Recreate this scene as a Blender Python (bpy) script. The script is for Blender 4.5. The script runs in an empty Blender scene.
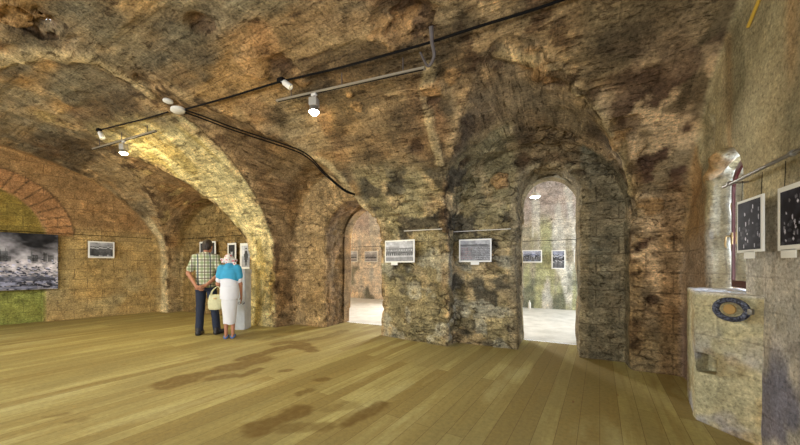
import bpy, math, random
import numpy as np
from mathutils import Vector, Matrix
random.seed(7)
SC = bpy.context.scene
COL = SC.collection
PI = math.pi
EYE = np.array([0.0, 0.0, 1.25])
ANG = math.radians(27.0)
CS, SN = math.cos(ANG), math.sin(ANG)
FOC = 310.0

def lin(r, g, b):
    def f(c):
        c = c / 255.0
        return c / 12.92 if c <= 0.04045 else ((c + 0.055) / 1.055) ** 2.4
    return np.array([f(r), f(g), f(b)])

# ------------------------------------------------------------------ numpy noise
def _hash(ix, iy, iz, seed):
    h = (ix * 374761393 + iy * 668265263 + iz * 2147483647 + seed * 1274126177) & 0xFFFFFFFF
    h = ((h ^ (h >> 13)) * 1274126177) & 0xFFFFFFFF
    h = ((h ^ (h >> 16)) * 2246822519) & 0xFFFFFFFF
    return ((h ^ (h >> 15)) & 0xFFFF).astype(np.float32) / 65535.0

def vnoise(P, scale=1.0, seed=0, stretch=(1, 1, 1)):
    Q = P * (np.array(stretch) * scale)
    I = np.floor(Q).astype(np.int64)
    f = (Q - I).astype(np.float32)
    f = f * f * f * (f * (f * 6 - 15) + 10)
    r = 0
    for dx in (0, 1):
        wx = f[:, 0] if dx else 1 - f[:, 0]
        for dy in (0, 1):
            wy = f[:, 1] if dy else 1 - f[:, 1]
            for dz in (0, 1):
                wz = f[:, 2] if dz else 1 - f[:, 2]
                r = r + wx * wy * wz * _hash(I[:, 0] + dx, I[:, 1] + dy, I[:, 2] + dz, seed)
    return r * 2 - 1

def fbm(P, scale=1.0, octs=3, seed=0, stretch=(1, 1, 1), gain=0.5):
    r = 0; a = 1.0; t = 0
    for o in range(octs):
        r = r + a * vnoise(P, scale * 2.03 ** o, seed + 17 * o, stretch)
        t += a; a *= gain
    return r / t

def worley(P, scale=1.0, seed=0, stretch=(1, 1, 1)):
    Q = P * (np.array(stretch) * scale)
    I = np.floor(Q).astype(np.int64)
    f1 = np.full(len(P), 9.0, np.float32); f2 = f1.copy(); idv = np.zeros(len(P), np.float32)
    for dx in (-1, 0, 1):
        for dy in (-1, 0, 1):
            for dz in (-1, 0, 1):
                a, b, c = I[:, 0] + dx, I[:, 1] + dy, I[:, 2] + dz
                h = _hash(a, b, c, seed)
                d = np.sqrt((a + .15 + .7 * h - Q[:, 0]) ** 2 + (b + .15 + .7 * _hash(a, b, c, seed + 5) - Q[:, 1]) ** 2
                            + (c + .15 + .7 * _hash(a, b, c, seed + 9) - Q[:, 2]) ** 2).astype(np.float32)
                n = d < f1
                f2 = np.where(n, f1, np.minimum(f2, d))
                idv = np.where(n, h, idv)
                f1 = np.where(n, d, f1)
    return f1, f2, idv

def sstep(a, b, x):
    t = np.clip((x - a) / (b - a), 0, 1)
    return t * t * (3 - 2 * t)

# ------------------------------------------------------------------ surface extraction
def surfnets(F, org, h):
    """Quad mesh of the zero level of the sampled field F (negative = open space)."""
    S = F < 0
    c = None; d = None
    for dx in (0, 1):
        for dy in (0, 1):
            for dz in (0, 1):
                s = S[dx:S.shape[0] - 1 + dx, dy:S.shape[1] - 1 + dy, dz:S.shape[2] - 1 + dz]
                c = s.copy() if c is None else (c | s)
                d = s.copy() if d is None else (d & s)
    act = c & ~d
    idx = np.argwhere(act)
    lut = np.full(act.shape, -1, np.int32)
    lut[tuple(idx.T)] = np.arange(len(idx))
    corn = {}
    for dx in (0, 1):
        for dy in (0, 1):
            for dz in (0, 1):
                corn[(dx, dy, dz)] = F[idx[:, 0] + dx, idx[:, 1] + dy, idx[:, 2] + dz].astype(np.float64)
    acc = np.zeros((len(idx), 3)); cnt = np.zeros(len(idx))
    for k in corn:
        for ax in range(3):
            if k[ax] == 0:
                k2 = list(k); k2[ax] = 1; k2 = tuple(k2)
                a, b = corn[k], corn[k2]
                m = (a < 0) != (b < 0)
                t = np.where(m, a / np.where(a == b, 1, a - b), 0)
                p = np.tile(np.array(k, float), (len(idx), 1)); p[:, ax] = t
                acc += p * m[:, None]; cnt += m
    V = (idx + acc / cnt[:, None]) * h + np.array(org)
    quads = []
    for ax in range(3):
        sl0 = [slice(None)] * 3; sl1 = [slice(None)] * 3
        sl0[ax] = slice(0, -1); sl1[ax] = slice(1, None)
        cr = S[tuple(sl0)] != S[tuple(sl1)]
        e = np.argwhere(cr)
        b, c2 = (ax + 1) % 3, (ax + 2) % 3
        ok = (e[:, b] > 0) & (e[:, c2] > 0) & (e[:, b] < S.shape[b] - 1) & (e[:, c2] < S.shape[c2] - 1)
        e = e[ok]
        def g(db, dc):
            q = e.copy(); q[:, b] += db; q[:, c2] += dc
            return lut[tuple(q.T)]
        Q = np.stack([g(-1, -1), g(0, -1), g(0, 0), g(-1, 0)], 1)
        sgn = S[tuple(e.T)]
        Q[sgn] = Q[sgn][:, ::-1]
        quads.append(Q)
    return V, np.concatenate(quads)

def vnormals(V, Q):
    n = np.cross(V[Q[:, 2]] - V[Q[:, 0]], V[Q[:, 3]] - V[Q[:, 1]])
    N = np.zeros_like(V)
    for k in range(4):
        for c in range(3):
            N[:, c] += np.bincount(Q[:, k], n[:, c], len(V))
    L = np.linalg.norm(N, axis=1, keepdims=True); L[L == 0] = 1
    fl = np.linalg.norm(n, axis=1, keepdims=True); fl[fl == 0] = 1
    return N / L, n / fl

def mesh_np(name, V, Q, mat=None, attrs=None, normals=None, smooth=True):
    used = np.unique(Q); m = np.full(len(V), -1, np.int64); m[used] = np.arange(len(used))
    V2 = V[used]; Q2 = m[Q]
    me = bpy.data.meshes.new(name)
    me.vertices.add(len(V2)); me.vertices.foreach_set('co', V2.astype(np.float32).ravel())
    me.loops.add(Q2.size); me.loops.foreach_set('vertex_index', Q2.astype(np.int32).ravel())
    me.polygons.add(len(Q2)); me.polygons.foreach_set('loop_start', np.arange(0, Q2.size, Q2.shape[1], dtype=np.int32))
    me.polygons.foreach_set('use_smooth', np.full(len(Q2), smooth, bool))
    me.update(calc_edges=True)
    for k, a in (attrs or {}).items():
        a = a[used]
        if a.ndim == 2:
            at = me.attributes.new(k, 'FLOAT_COLOR', 'POINT')
            at.data.foreach_set('color', np.concatenate([a, np.ones((len(a), 1))], 1).astype(np.float32).ravel())
        else:
            at = me.attributes.new(k, 'FLOAT', 'POINT')
            at.data.foreach_set('value', a.astype(np.float32))
    if normals is not None:
        me.normals_split_custom_set_from_vertices(normals[used].astype(np.float32))
    o = bpy.data.objects.new(name, me); COL.objects.link(o)
    if mat: me.materials.append(mat)
    return o

# ------------------------------------------------------------------ the open space of the vaulted hall
def left_u(v): return -10.35 + (v - 1.97) * 0.236
def off(u): return np.interp(u, [-11, -9.3, -5.95, -5.1, -2.9, -1.55, -1.3, 1.3], [-.05, 0, -.12, -.08, .28, .04, 0, 0])

def arch(x, z, a, zs, h):
    up = np.maximum(z - zs, 0)
    q = np.sqrt((x / a) ** 2 + (up / h) ** 2)
    return np.where(z < zs, np.abs(x) - a, (q - 1) * np.minimum(a, h))

BA, BH, BZ, BV = 3.55, 2.5, 1.35, 1.0
def bay_fields(u, v, z):
    """barrel field and the lowest bay field, to find the groins between them"""
    vv = v - off(u)
    b = arch(vv - BV, z, BA, BZ, BH)
    out = []
    for l, r, zs, h0, h1, skew, vend in BAYS:
        k = np.clip((4.5 - v) / 2.5, 0, 1)
        uc = (l + r) / 2 + skew * (4.5 - v)
        g = arch(u - uc, z, (r - l) / 2, zs, h0 + (h1 - h0) * k)
        out.append(np.maximum(np.maximum(g, v - vend), 1.2 - v))
    return b, out
BAYS = [(-1.52, .80, 1.85, 1.15, 1.85, -.05, 4.52),     # bay with the doorway
        (-5.12, -2.98, 1.75, 1.38, 2.0, -.42, 4.89),    # bay with the passage
        (-9.30, -5.90, 1.45, 1.42, 2.3, -.06, 4.92)]       # alcove bay
def hall(u, v, z):
    vv = v - off(u)
    f = arch(vv - BV, z, BA, BZ, BH)
    f = np.maximum(np.maximum(f, u - 1.25), left_u(v) - u)
    def lun(f, l, r, zs, h0, h1, skew, vend):
        k = np.clip((4.5 - v) / 2.5, 0, 1)
        uc = (l + r) / 2 + skew * (4.5 - v)
        g = arch(u - uc, z, (r - l) / 2, zs, h0 + (h1 - h0) * k)
        return np.minimum(f, np.maximum(np.maximum(g, v - vend), 1.2 - v))
    for B in BAYS: f = lun(f, *B)
    # recess round the doorway, doorway
    g = arch(u + .36, z, 1.125, 1.9, 1.08)
    f = np.minimum(f, np.maximum(np.maximum(g, v - 4.9), 4.2 - v))
    g = arch(u + .135, z, .40, 2.28, .41)
    f = np.minimum(f, np.maximum(g, 4.6 - v))
    # passage
    g = arch(u + 3.54, z, .66, 1.85, .66)
    f = np.minimum(f, np.maximum(g, 4.6 - v))
    # blocked arch in the left wall
    g = arch(v - 1.6, z, .97, 1.95, .97)
    f = np.minimum(f, np.maximum(np.maximum(g, left_u(v) - .13 - u), u - left_u(v) - .6))
    # window niche in the right wall and a second one nearer
    for (a, b, z0, zs) in ((3.30, 3.90, 1.03, 1.98), (.5, 1.3, 1.03, 1.98)):
        g = np.maximum(arch(v - (a + b) / 2, z, (b - a) / 2, zs, .26), z0 - z)
        f = np.minimum(f, np.maximum(g, 1.0 - u))
    g = np.maximum(np.maximum(1.435 - u, np.abs(v - 3.95) - .95), np.abs(z - 1.7) - .85)   # open air outside the window
    f = np.minimum(f, g)
    # openings added in the unseen rear wall to let fill light in
    for uc in (-.9, -4.2, -7.8):
        g = np.maximum(arch(v * 0 + u - uc, z, .65, 2.0, .6), .9 - z)
        f = np.minimum(f, np.maximum(g, v + 2.0))
    return f

def ray(px, py):
    X, Z = (px - 400) / FOC, (266 - py) / FOC
    return np.array([CS * X - SN, SN * X + CS, Z])

def hit(px, py, back=0.0):
    """Where the line of sight of that picture point meets the hall's surface."""
    d = ray(px, py); t = 0.8
    while t < 16:
        p = EYE + d * t
        if hall(*[np.array([c]) for c in p])[0] > 0: break
        t += 0.01
    return Vector(EYE + d * (t - back))

def on_floor(px, py): 
    d = ray(px, py); t = -1.25 / d[2]
    return Vector((d[0] * t, d[1] * t, 0))
# ------------------------------------------------------------------ masonry relief
CAV = [  # broken places in the vault: picture point, radius, depth
 (408, 22, .26, .14), (396, 12, .2, .10), (200, 28, .15, .10), (278, 66, .15, .09), (430, 100, .14, .07),
 (415, 150, .12, .05), (522, 155, .12, .10), (555, 158, .12, .10), (578, 182, .12, .10),
 (468, 165, .10, .07), (560, 72, .14, .05), (590, 98, .13, .06),
 (625, 128, .12, .05), (632, 170, .10, .05), (15, 16, .25, .12), (40, 20, .2, .1), (430, 200, .1, .05), (652, 300, .10, .06), (643, 318, .07, .05)]
LUMPS = [  # stones standing proud
 (430, 90, .13, .06), (452, 76, .1, .04), (540, 60, .18, .06), (300, 80, .1, .05), (348, 95, .08, .05), (356, 107, .06, .04),
 (500, 180, .1, .06), (395, 32, .18, .06), (612, 142, .14, .04), (650, 205, .1, .04),
 (250, 62, .22, .05), (0, 12, .2, .08), (25, 14, .2, .1), (711, 170, .08, .05), (704, 178, .05, .035), (722, 165, .06, .04), (715, 160, .05, .04)]
CAVP = [(np.array(hit(a, b)), r, d) for a, b, r, d in CAV] + [(np.array(hit(a, b)), r, -d) for a, b, r, d in LUMPS]

def poly3(pts): return [np.array(hit(*p)) for p in pts]
RIDGES = [(poly3([(-30, 70), (0, 60), (45, 53), (90, 57), (125, 76), (150, 92)]), .10, .045), (poly3([(430, 70), (424, 100), (432, 130), (440, 165)]), .07, .03),
          (poly3([(500, 52), (545, 62), (580, 92), (605, 118), (620, 150), (630, 190)]), .07, .03), (poly3([(300, 150), (330, 165), (350, 190), (372, 215)]), .06, .02)]
CRACKS = [(poly3(q), w) for q, w in (([(-10, 135), (35, 147), (68, 152)], .03), ([(25, 74), (55, 86), (78, 96)], .022), ([(55, 102), (72, 98), (80, 94)], .022), ([(478, 122), (470, 145), (466, 170), (465, 200)], .03),
          ([(92, 60), (110, 72), (130, 82)], .03), ([(285, 62), (315, 58), (332, 50)], .02), ([(240, 30), (300, 14)], .015), ([(600, 118), (575, 95), (540, 70), (525, 66)], .025),
          ([(490, 60), (520, 66), (545, 76)], .02), ([(640, 112), (658, 80), (659, 66)], .012), ([(395, 165), (410, 150), (425, 140)], .02), ([(150, 28), (185, 20), (215, 24)], .02))]
def seg_dist(P, W):
    d = np.full(len(P), 9.0)
    for a, b in zip(W[:-1], W[1:]):
        k = np.linalg.norm(P - (a + b) / 2, axis=1) < np.linalg.norm(b - a) / 2 + .5
        ab = b - a; t = np.clip(((P[k] - a) @ ab) / (ab @ ab), 0, 1); d[k] = np.minimum(d[k], np.linalg.norm(P[k] - a - t[:, None] * ab, axis=1))
    return d

def rubble_mask(P):
    u, v, z = P.T
    m = sstep(-3.1, -2.9, u) * sstep(-.35, -.6, u) * sstep(3.3, 4.1, v) * sstep(3.1, 2.6, z)       # pier and niche
    m = np.maximum(m, sstep(-1.9, -1.5, u) * sstep(1.0, .6, u) * sstep(4.4, 4.5, v) * sstep(2.2, 2.5, z))
    m = np.maximum(m, .75 * sstep(.75, .85, u) * sstep(1.24, 1.15, u) * sstep(3.6, 4.2, v) * sstep(2.9, 2.6, z))
    m = m * (.35 + .65 * sstep(-.12, .12, fbm(P, 1.7, 2, 91)))
    m = np.maximum(m, .45 * sstep(-5.3, -5.0, u) * sstep(-3.2, -4.0, u) * sstep(4.3, 4.7, v))
    return m.astype(np.float32)

def relief(P, near=True):
    """How far the surface is pushed back (+) or forward (-) at each point."""
    d = .035 * fbm(P, .9, 2, 3) + .022 * fbm(P, 4.5, 2, 11, (.6, 1, 1))
    d = d + .012 * np.abs(fbm(P, 11, 2, 31, (.45, 1, 1)))
    smooth = sstep(1.0, 1.2, P[:, 0]) * sstep(3.9, 3.7, P[:, 1])          # the plastered right wall
    smooth = np.maximum(smooth, .55 * sstep(3.0, 4.4, P[:, 1]) * sstep(-3.2, -5, P[:, 0]))
    smooth = np.maximum(smooth, .6 * sstep(-9.3, -9.8, P[:, 0]))
    d = d * (1 - .75 * smooth)
    # lost skin of the vault: terraces
    t = fbm(P, 1.6, 3, 77, (.45, 1, 1.0))
    d = d + (.028 * sstep(.10, .16, t) + .02 * sstep(.28, .33, t)) * (1 - smooth) * sstep(1.3, 2.0, P[:, 2])
    m = rubble_mask(P); k = m > .02
    if k.any():
        Pk = P[k] + .05 * np.stack([vnoise(P[k], 5, s) for s in (1, 2, 4)], 1)
        f1, f2, _ = worley(Pk, 4.2, 8, (.7, 1, 1.5))
        st = .035 * (1 - sstep(0, .2, f2 - f1)) + .05 * (f1 - .4)
        g1, g2, _ = worley(Pk, 8.5, 18, (.8, 1, 1.3))
        st = st + .012 * (1 - sstep(0, .25, g2 - g1)) + .03 * fbm(Pk, 8, 2, 15)
        d[k] += m[k] * st
    q = np.linalg.norm(P - np.array(hit(713, 168)), axis=1); kk = q < .3
    d[kk] += .05 * sstep(.24, .12, q[kk]) * fbm(P[kk], 13, 2, 66)
    for W_, w, am in RIDGES:
        q = seg_dist(P, W_); kk = q < .4
        d[kk] -= am * sstep(1.3, .6, q[kk] / w + .6 * fbm(P[kk], 6, 2, 63))
    for W_, w in CRACKS:
        q = seg_dist(P, W_); kk = q < .3
        d[kk] += .05 * sstep(1.2, .5, q[kk] / (w * 1.3) + .5 * fbm(P[kk], 7, 2, 64))
    for c, r, dep in CAVP:
        q = np.linalg.norm(P - c, axis=1)
        kk = q < r * 2.2
        if kk.any():
            w = fbm(P[kk], 5, 3, 55, (.5, 1, 1), .65) * 1.3 + q[kk] / r
            d[kk] += dep * (1 - sstep(.75, 1.15, w))
    return d

H = .034
org = np.array([-11.7, -2.78, -.12])
nx, ny, nz = int(13.35 / H), int(8.45 / H), int(4.15 / H)
F = np.empty((nx, ny, nz), np.float32)
gy = org[1] + np.arange(ny) * H; gz = org[2] + np.arange(nz) * H
YY, ZZ = np.meshgrid(gy, gz, indexing='ij')
for i in range(nx):
    F[i] = hall(np.full_like(YY, org[0] + i * H), YY, ZZ)
near = np.argwhere(np.abs(F) < .25)
P = near * H + org
rel = relief(P).astype(np.float32)
F[tuple(near.T)] -= rel
V, Q = surfnets(F, org, H)
del F
VN, FN = vnormals(V, Q)

# ------------------------------------------------------------------ colours the stone itself has
def mixc(c, k, rgb):
    return c * (1 - k[:, None]) + np.asarray(rgb)[None] * k[:, None]

def stone_colour(P, N):
    u, v, z = P.T
    n = lambda s, sd, st=(1, 1, 1), o=3: fbm(P, s, o, sd, st)
    box = lambda x, a, b, w=.12: sstep(a - w, a + w, x) * sstep(b + w, b - w, x)
    c = np.tile(lin(146, 118, 82), (len(P), 1))
    c = mixc(c, sstep(-2.2, -4.0, u + .8 * n(.8, 5)), lin(172, 132, 76))
    st = n(2.2, 21, (.3, 1, 1))
    c = mixc(c, sstep(-.05, .35, st), lin(108, 92, 70))
    c = mixc(c, .6 * sstep(.0, .5, n(3.0, 23, (.35, 1, 1))), lin(188, 158, 112))
    c = mixc(c, .5 * sstep(.12, .4, n(1.3, 25)), lin(158, 112, 68))
    c = mixc(c, .55 * sstep(-.02, .12, n(.9, 28)), lin(160, 140, 104))
    c = mixc(c, .75 * sstep(.05, .28, n(1.6, 30, (.5, 1, 1))), lin(88, 72, 52))
    # greyer skin towards the crown and the right end
    c = mixc(c, .75 * sstep(2.6, 1.9, v + .5 * n(1, 6)) * sstep(2.8, 3.2, z) * sstep(-.1, .3, n(2, 27, (.4, 1, 1)) + .15), lin(132, 122, 98))
    k = sstep(-.9, .5, u) * sstep(1.6, 3.0, v) * sstep(2.3, 2.7, z)
    c = mixc(c, .75 * k * sstep(-.35, .25, n(1.8, 29, (.4, 1, 1))), lin(112, 99, 80))
    # peach flaking next to the doorway bay
    k = sstep(.15, .7, u) * sstep(3.0, 3.9, v) * sstep(.3, 1.6, z)
    c = mixc(c, .5 * k * sstep(3.2, 2.2, z), lin(178, 156, 128))
    c = mixc(c, .95 * k * sstep(-.06, .10, n(2.6, 33, (1, 1, 1.2))), lin(226, 192, 152))
    k2 = k * sstep(.12, .25, n(3.4, 35))
    c = mixc(c, k2, lin(96, 72, 60))
    fb, fl = bay_fields(u, v, z)
    ing = [sstep(.02, -.02, g - fb) for g in fl]
    # doorway bay
    k = ing[0] * sstep(1.5, 1.9, z)
    c = mixc(c, .75 * k, lin(140, 120, 92))
    c = mixc(c, k * .85 * sstep(-.15, .2, n(2.2, 37)) * sstep(3.3, 2.9, z), lin(98, 82, 66))
    k = box(u, -3.0, -.55, .08) * sstep(4.0, 4.3, v)
    c = mixc(c, .85 * k, lin(152, 140, 102))
    c = mixc(c, k * sstep(.0, .25, n(2.5, 41)), lin(188, 164, 120))
    c = mixc(c, k * sstep(.1, .3, n(3.1, 43)), lin(96, 88, 72))
    c = mixc(c, k * .8 * sstep(.1, .25, n(3.7, 45)) * sstep(1.9, 1.3, z), lin(178, 172, 150))
    k = box(u, .27, .80, .03) * sstep(4.55, 4.65, v)
    c = mixc(c, .85 * k, lin(120, 114, 96))
    c = mixc(c, k * .6 * sstep(.1, .4, n(2.5, 47)), lin(128, 126, 112))
    # door surround
    rr = np.abs(np.where(z < 2.28, np.abs(u + .135), np.sqrt((u + .135) ** 2 + (z - 2.28) ** 2)) - .44)
    c = mixc(c, .8 * sstep(.08, .05, rr) * sstep(4.7, 4.8, v), lin(150, 136, 108))
    # passage bay
    k = ing[1]
    c = mixc(c, .6 * k, lin(138, 108, 72))
    c = mixc(c, k * .8 * sstep(4.80, 4.86, v) * sstep(5.0, 4.95, v), lin(184, 152, 104))
    rb = np.where(z < 1.85, np.abs(u + 3.54), np.sqrt((u + 3.54) ** 2 + (z - 1.85) ** 2)) - .68
    jb = sstep(.40, .46, np.abs((np.arctan2(z - 1.85, u + 3.54) * 4.2) % 1 - .5))
    c = mixc(c, k * .6 * jb * sstep(.42, .38, rb) * sstep(1.9, 2.0, z) * sstep(4.80, 4.86, v), lin(86, 68, 46))
    # pale dressed rib and the pillar under it
    k = (1 - ing[1]) * (1 - ing[2]) * box(u, -7.6, -4.6, .1) * sstep(2.3, 2.9, v + .3 * n(1.5, 8))
    c = mixc(c, .92 * k, lin(220, 202, 142))
    c = mixc(c, k * .7 * sstep(.0, .3, n(2.0, 53, (3, .6, .6))), lin(176, 148, 66))
    # alcove bay
    k = ing[2]
    c = mixc(c, .6 * k, lin(140, 104, 64))
    c = mixc(c, k * .5 * sstep(.15, .3, n(3.5, 55, (.4, 1.6, .5))) * sstep(2.0, 2.6, z), lin(205, 180, 110))
    k = box(u, -9.3, -5.95, .05) * sstep(4.7, 4.8, v)
    c = mixc(c, .8 * k, lin(150, 124, 72))
    k = box(u, -9.9, -9.3, .08) * sstep(4.0, 4.3, v) * sstep(2.8, 2.2, z)
    c = mixc(c, .9 * k, lin(218, 198, 152))  # end pillar: pale stone, lightened further in its colour to look lit
    # broken pale arris where the bays cut the barrel vault
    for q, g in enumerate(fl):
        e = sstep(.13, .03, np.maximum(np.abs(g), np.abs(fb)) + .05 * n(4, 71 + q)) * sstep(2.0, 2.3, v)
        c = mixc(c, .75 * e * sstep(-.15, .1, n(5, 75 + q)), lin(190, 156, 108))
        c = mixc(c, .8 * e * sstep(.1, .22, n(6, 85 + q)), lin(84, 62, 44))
    # left wall
    k = sstep(.25, .05, u - left_u(v))
    c = mixc(c, k, lin(176, 146, 90))
    c = mixc(c, k * .8 * sstep(.9, .4, np.abs(z - .8)) * sstep(-.2, .2, n(1.2, 61)), lin(184, 164, 116))
    c = mixc(c, k * .7 * sstep(1.9, 2.3, z), lin(164, 118, 72))
    ra = np.where(z < 1.95, np.abs(v - 1.6), np.sqrt((v - 1.6) ** 2 + (z - 1.95) ** 2))
    c = mixc(c, k * sstep(1.0, .96, ra), lin(152, 128, 48))
    c = mixc(c, k * sstep(1.0, .96, ra) * sstep(.9, .6, z), lin(152, 158, 72))
    ang = np.arctan2(z - 1.95, v - 1.6)
    ring = sstep(.98, 1.0, ra) * sstep(1.42, 1.38, ra) * sstep(1.9, 2.0, z)
    c = mixc(c, k * ring, lin(182, 128, 78))
    jt = np.abs((ang * 1.2 / .2) % 1 - .5)
    c = mixc(c, k * ring * sstep(.40, .47, jt), lin(104, 76, 48))
    c = mixc(c, k * .8 * sstep(.025, .012, np.abs(ra - 1.41)) * sstep(1.95, 2.0, z), lin(104, 76, 48))
    # right wall: tan plaster above, cold grey limewash below, rusty runs
    k = sstep(1.02, 1.1, u) * sstep(.5, .7, np.abs(N[:, 0]))
    k = np.maximum(k, sstep(1.2, 1.3, u))
    c = mixc(c, k, lin(172, 158, 122))
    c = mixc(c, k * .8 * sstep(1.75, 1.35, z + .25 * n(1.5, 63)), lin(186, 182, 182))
    c = mixc(c, k * .6 * sstep(.1, .35, n(3.0, 65, (1, 1, .12))) * sstep(1.2, 2.0, z), lin(178, 122, 62))
    c = mixc(c, k * .5 * sstep(.1, .35, n(3.5, 67, (1, 1, .2))), lin(112, 104, 78))
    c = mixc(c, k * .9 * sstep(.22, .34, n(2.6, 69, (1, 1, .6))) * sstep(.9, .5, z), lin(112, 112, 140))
    k = sstep(1.27, 1.31, u) * box(v, 3.25, 3.95, .03)
    c = mixc(c, k, lin(176, 166, 140))
    k = sstep(1.0, 1.1, u) * sstep(3.93, 4.0, v) * sstep(2.3, 2.0, z)
    c = mixc(c, .7 * k, lin(142, 106, 66))
    for W_, w, am in RIDGES:
        q = seg_dist(P, W_)
        c = mixc(c, .7 * sstep(1.3, .6, q / w + .6 * n(6, 63)), lin(196, 172, 124))
    for W_, w in CRACKS:
        q = seg_dist(P, W_); c = mixc(c, .8 * sstep(1.2, .5, q / w + .6 * n(7, 64)), lin(70, 50, 36))
    # broken places are coloured darker brown, proud stones paler
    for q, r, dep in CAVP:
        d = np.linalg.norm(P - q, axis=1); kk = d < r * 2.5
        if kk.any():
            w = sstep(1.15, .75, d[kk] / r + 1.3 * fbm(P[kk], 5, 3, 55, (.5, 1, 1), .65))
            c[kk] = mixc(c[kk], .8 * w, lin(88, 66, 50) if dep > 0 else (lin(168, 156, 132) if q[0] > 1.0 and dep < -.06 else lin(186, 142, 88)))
    g_ = c.mean(1, keepdims=True)
    c = g_ + (c - g_) * np.array([.78, .79, .84])
    return np.clip(c * np.array([1.02, 1.0, .90]), 0, 1)

# course coordinates of the vaults: along the courses and across them
FB, FL = bay_fields(*V.T)
BX = V[:, 0].copy(); BY = 2.9 * np.arctan2((V[:, 2] - BZ) / BH, (V[:, 1] - BV) / BA)
for q, (l, r, zs, h0, h1, sk, ve) in enumerate(BAYS):
    m_ = (FL[q] < FB - .01) & (V[:, 1] > 1.6); uc = (l + r) / 2 + sk * (4.5 - V[:, 1]); ar = 1.35 * np.arctan2(V[:, 2] - zs, V[:, 0] - uc)
    BX[m_] = (ar if q == 2 else V[:, 1])[m_]; BY[m_] = (V[:, 1] if q == 2 else ar)[m_]
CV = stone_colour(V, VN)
RUB = rubble_mask(V)
fc = V[Q].mean(1)
u, v, z = fc.T
an = np.abs(FN)
# how strongly dressed courses show
ash = sstep(.25, .1, V[:, 0] - left_u(V[:, 1])) + .8 * sstep(4.45, 4.6, V[:, 1]) * (1 - RUB) + .7 * sstep(1.0, 1.1, V[:, 0]) * sstep(2.0, 1.6, V[:, 2]) \
    + .35 * sstep(4.0, 4.4, V[:, 1]) * (1 - RUB)
ash = np.clip(ash, 0, 1)
cls = np.zeros(len(Q), int)                                     # 0 ceiling
cls[(v > 4.5) | ((v > 4.0) & (z < 1.9))] = 1                    # front wall
cls[(v < -1.9) & (z < 2.4)] = 2                                 # rear wall
cls[u < left_u(v) + .2] = 3
cls[((u > 1.1) & ((v < 4.42) | (an[:, 0] > .6))) | (u > 1.3)] = 4
# ------------------------------------------------------------------ materials
class NT:
    def __init__(s, name):
        s.m = bpy.data.materials.new(name); s.m.use_nodes = True
        s.t = s.m.node_tree; s.t.nodes.clear()
        s.out = s.n('ShaderNodeOutputMaterial'); s.b = s.n('ShaderNodeBsdfPrincipled')
        s.l(s.b.outputs[0], s.out.inputs[0])
    def n(s, t, **kw):
        x = s.t.nodes.new(t)
        for k, v in kw.items(): setattr(x, k, v)
        return x
    def l(s, a, b): s.t.links.new(a, b)
    def put(s, a, b):
        if hasattr(a, 'links'): s.l(a, b)
        elif hasattr(a, '__len__') and len(a) == 3 and b.type == 'RGBA': b.default_value = (*a, 1)
        else: b.default_value = a
    def pos(s, scale=(1, 1, 1), obj=False, rot=(0, 0, 0)):
        g = s.n('ShaderNodeTexCoord').outputs['Object'] if obj else s.n('ShaderNodeNewGeometry').outputs['Position']
        mp = s.n('ShaderNodeMapping'); s.l(g, mp.inputs[0]); mp.inputs['Scale'].default_value = scale; mp.inputs['Rotation'].default_value = rot
        return mp.outputs[0]
    def noise(s, vec, scale, detail=4, rough=.5, dist=0):
        x = s.n('ShaderNodeTexNoise'); s.l(vec, x.inputs['Vector'])
        x.inputs['Scale'].default_value = scale; x.inputs['Detail'].default_value = detail
        x.inputs['Roughness'].default_value = rough; x.inputs['Distortion'].default_value = dist
        return x.outputs[0]
    def ramp(s, f, pts):
        x = s.n('ShaderNodeValToRGB'); s.l(f, x.inputs[0]); e = x.color_ramp.elements
        while len(e) < len(pts): e.new(.5)
        for i, (p, c) in enumerate(pts):
            e[i].position = p; e[i].color = (c, c, c, 1) if not hasattr(c, '__len__') else (*c, 1)
        return x.outputs[0]
    def math(s, op, a, b=0.0, clamp=False):
        x = s.n('ShaderNodeMath', operation=op, use_clamp=clamp); s.put(a, x.inputs[0]); s.put(b, x.inputs[1]); return x.outputs[0]
    def mix(s, f, a, b, blend='MIX'):
        x = s.n('ShaderNodeMix', data_type='RGBA', blend_type=blend); s.put(f, x.inputs[0])
        s.put(a, x.inputs[6]); s.put(b, x.inputs[7]); return x.outputs[2]
    def bump(s, h, strength, dist, prev=None):
        x = s.n('ShaderNodeBump'); s.l(h, x.inputs['Height']); x.inputs['Strength'].default_value = strength; x.inputs['Distance'].default_value = dist
        if prev: s.l(prev, x.inputs['Normal'])
        return x.outputs[0]
    def attr(s, name, fac=False):
        x = s.n('ShaderNodeAttribute'); x.attribute_name = name; return x.outputs['Fac' if fac else 'Color']

def simple(name, rgb, rough=.6, metal=0, var=.15, scale=20, emit=None, es=1, bump=0, spec=.5):
    t = NT(name); c = lin(*rgb)
    if var:
        nz = t.noise(t.pos(), scale, 4)
        t.l(t.mix(nz, tuple(c * (1 - var)), tuple(np.clip(c * (1 + var), 0, 1))), t.b.inputs['Base Color'])
        if bump: t.l(t.bump(nz, bump, .01), t.b.inputs['Normal'])
    else: t.b.inputs['Base Color'].default_value = (*c, 1)
    t.b.inputs['Roughness'].default_value = rough; t.b.inputs['Metallic'].default_value = metal
    t.b.inputs['Specular IOR Level'].default_value = spec
    if emit: t.b.inputs['Emission Color'].default_value = (*emit, 1); t.b.inputs['Emission Strength'].default_value = es
    return t.m

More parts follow.
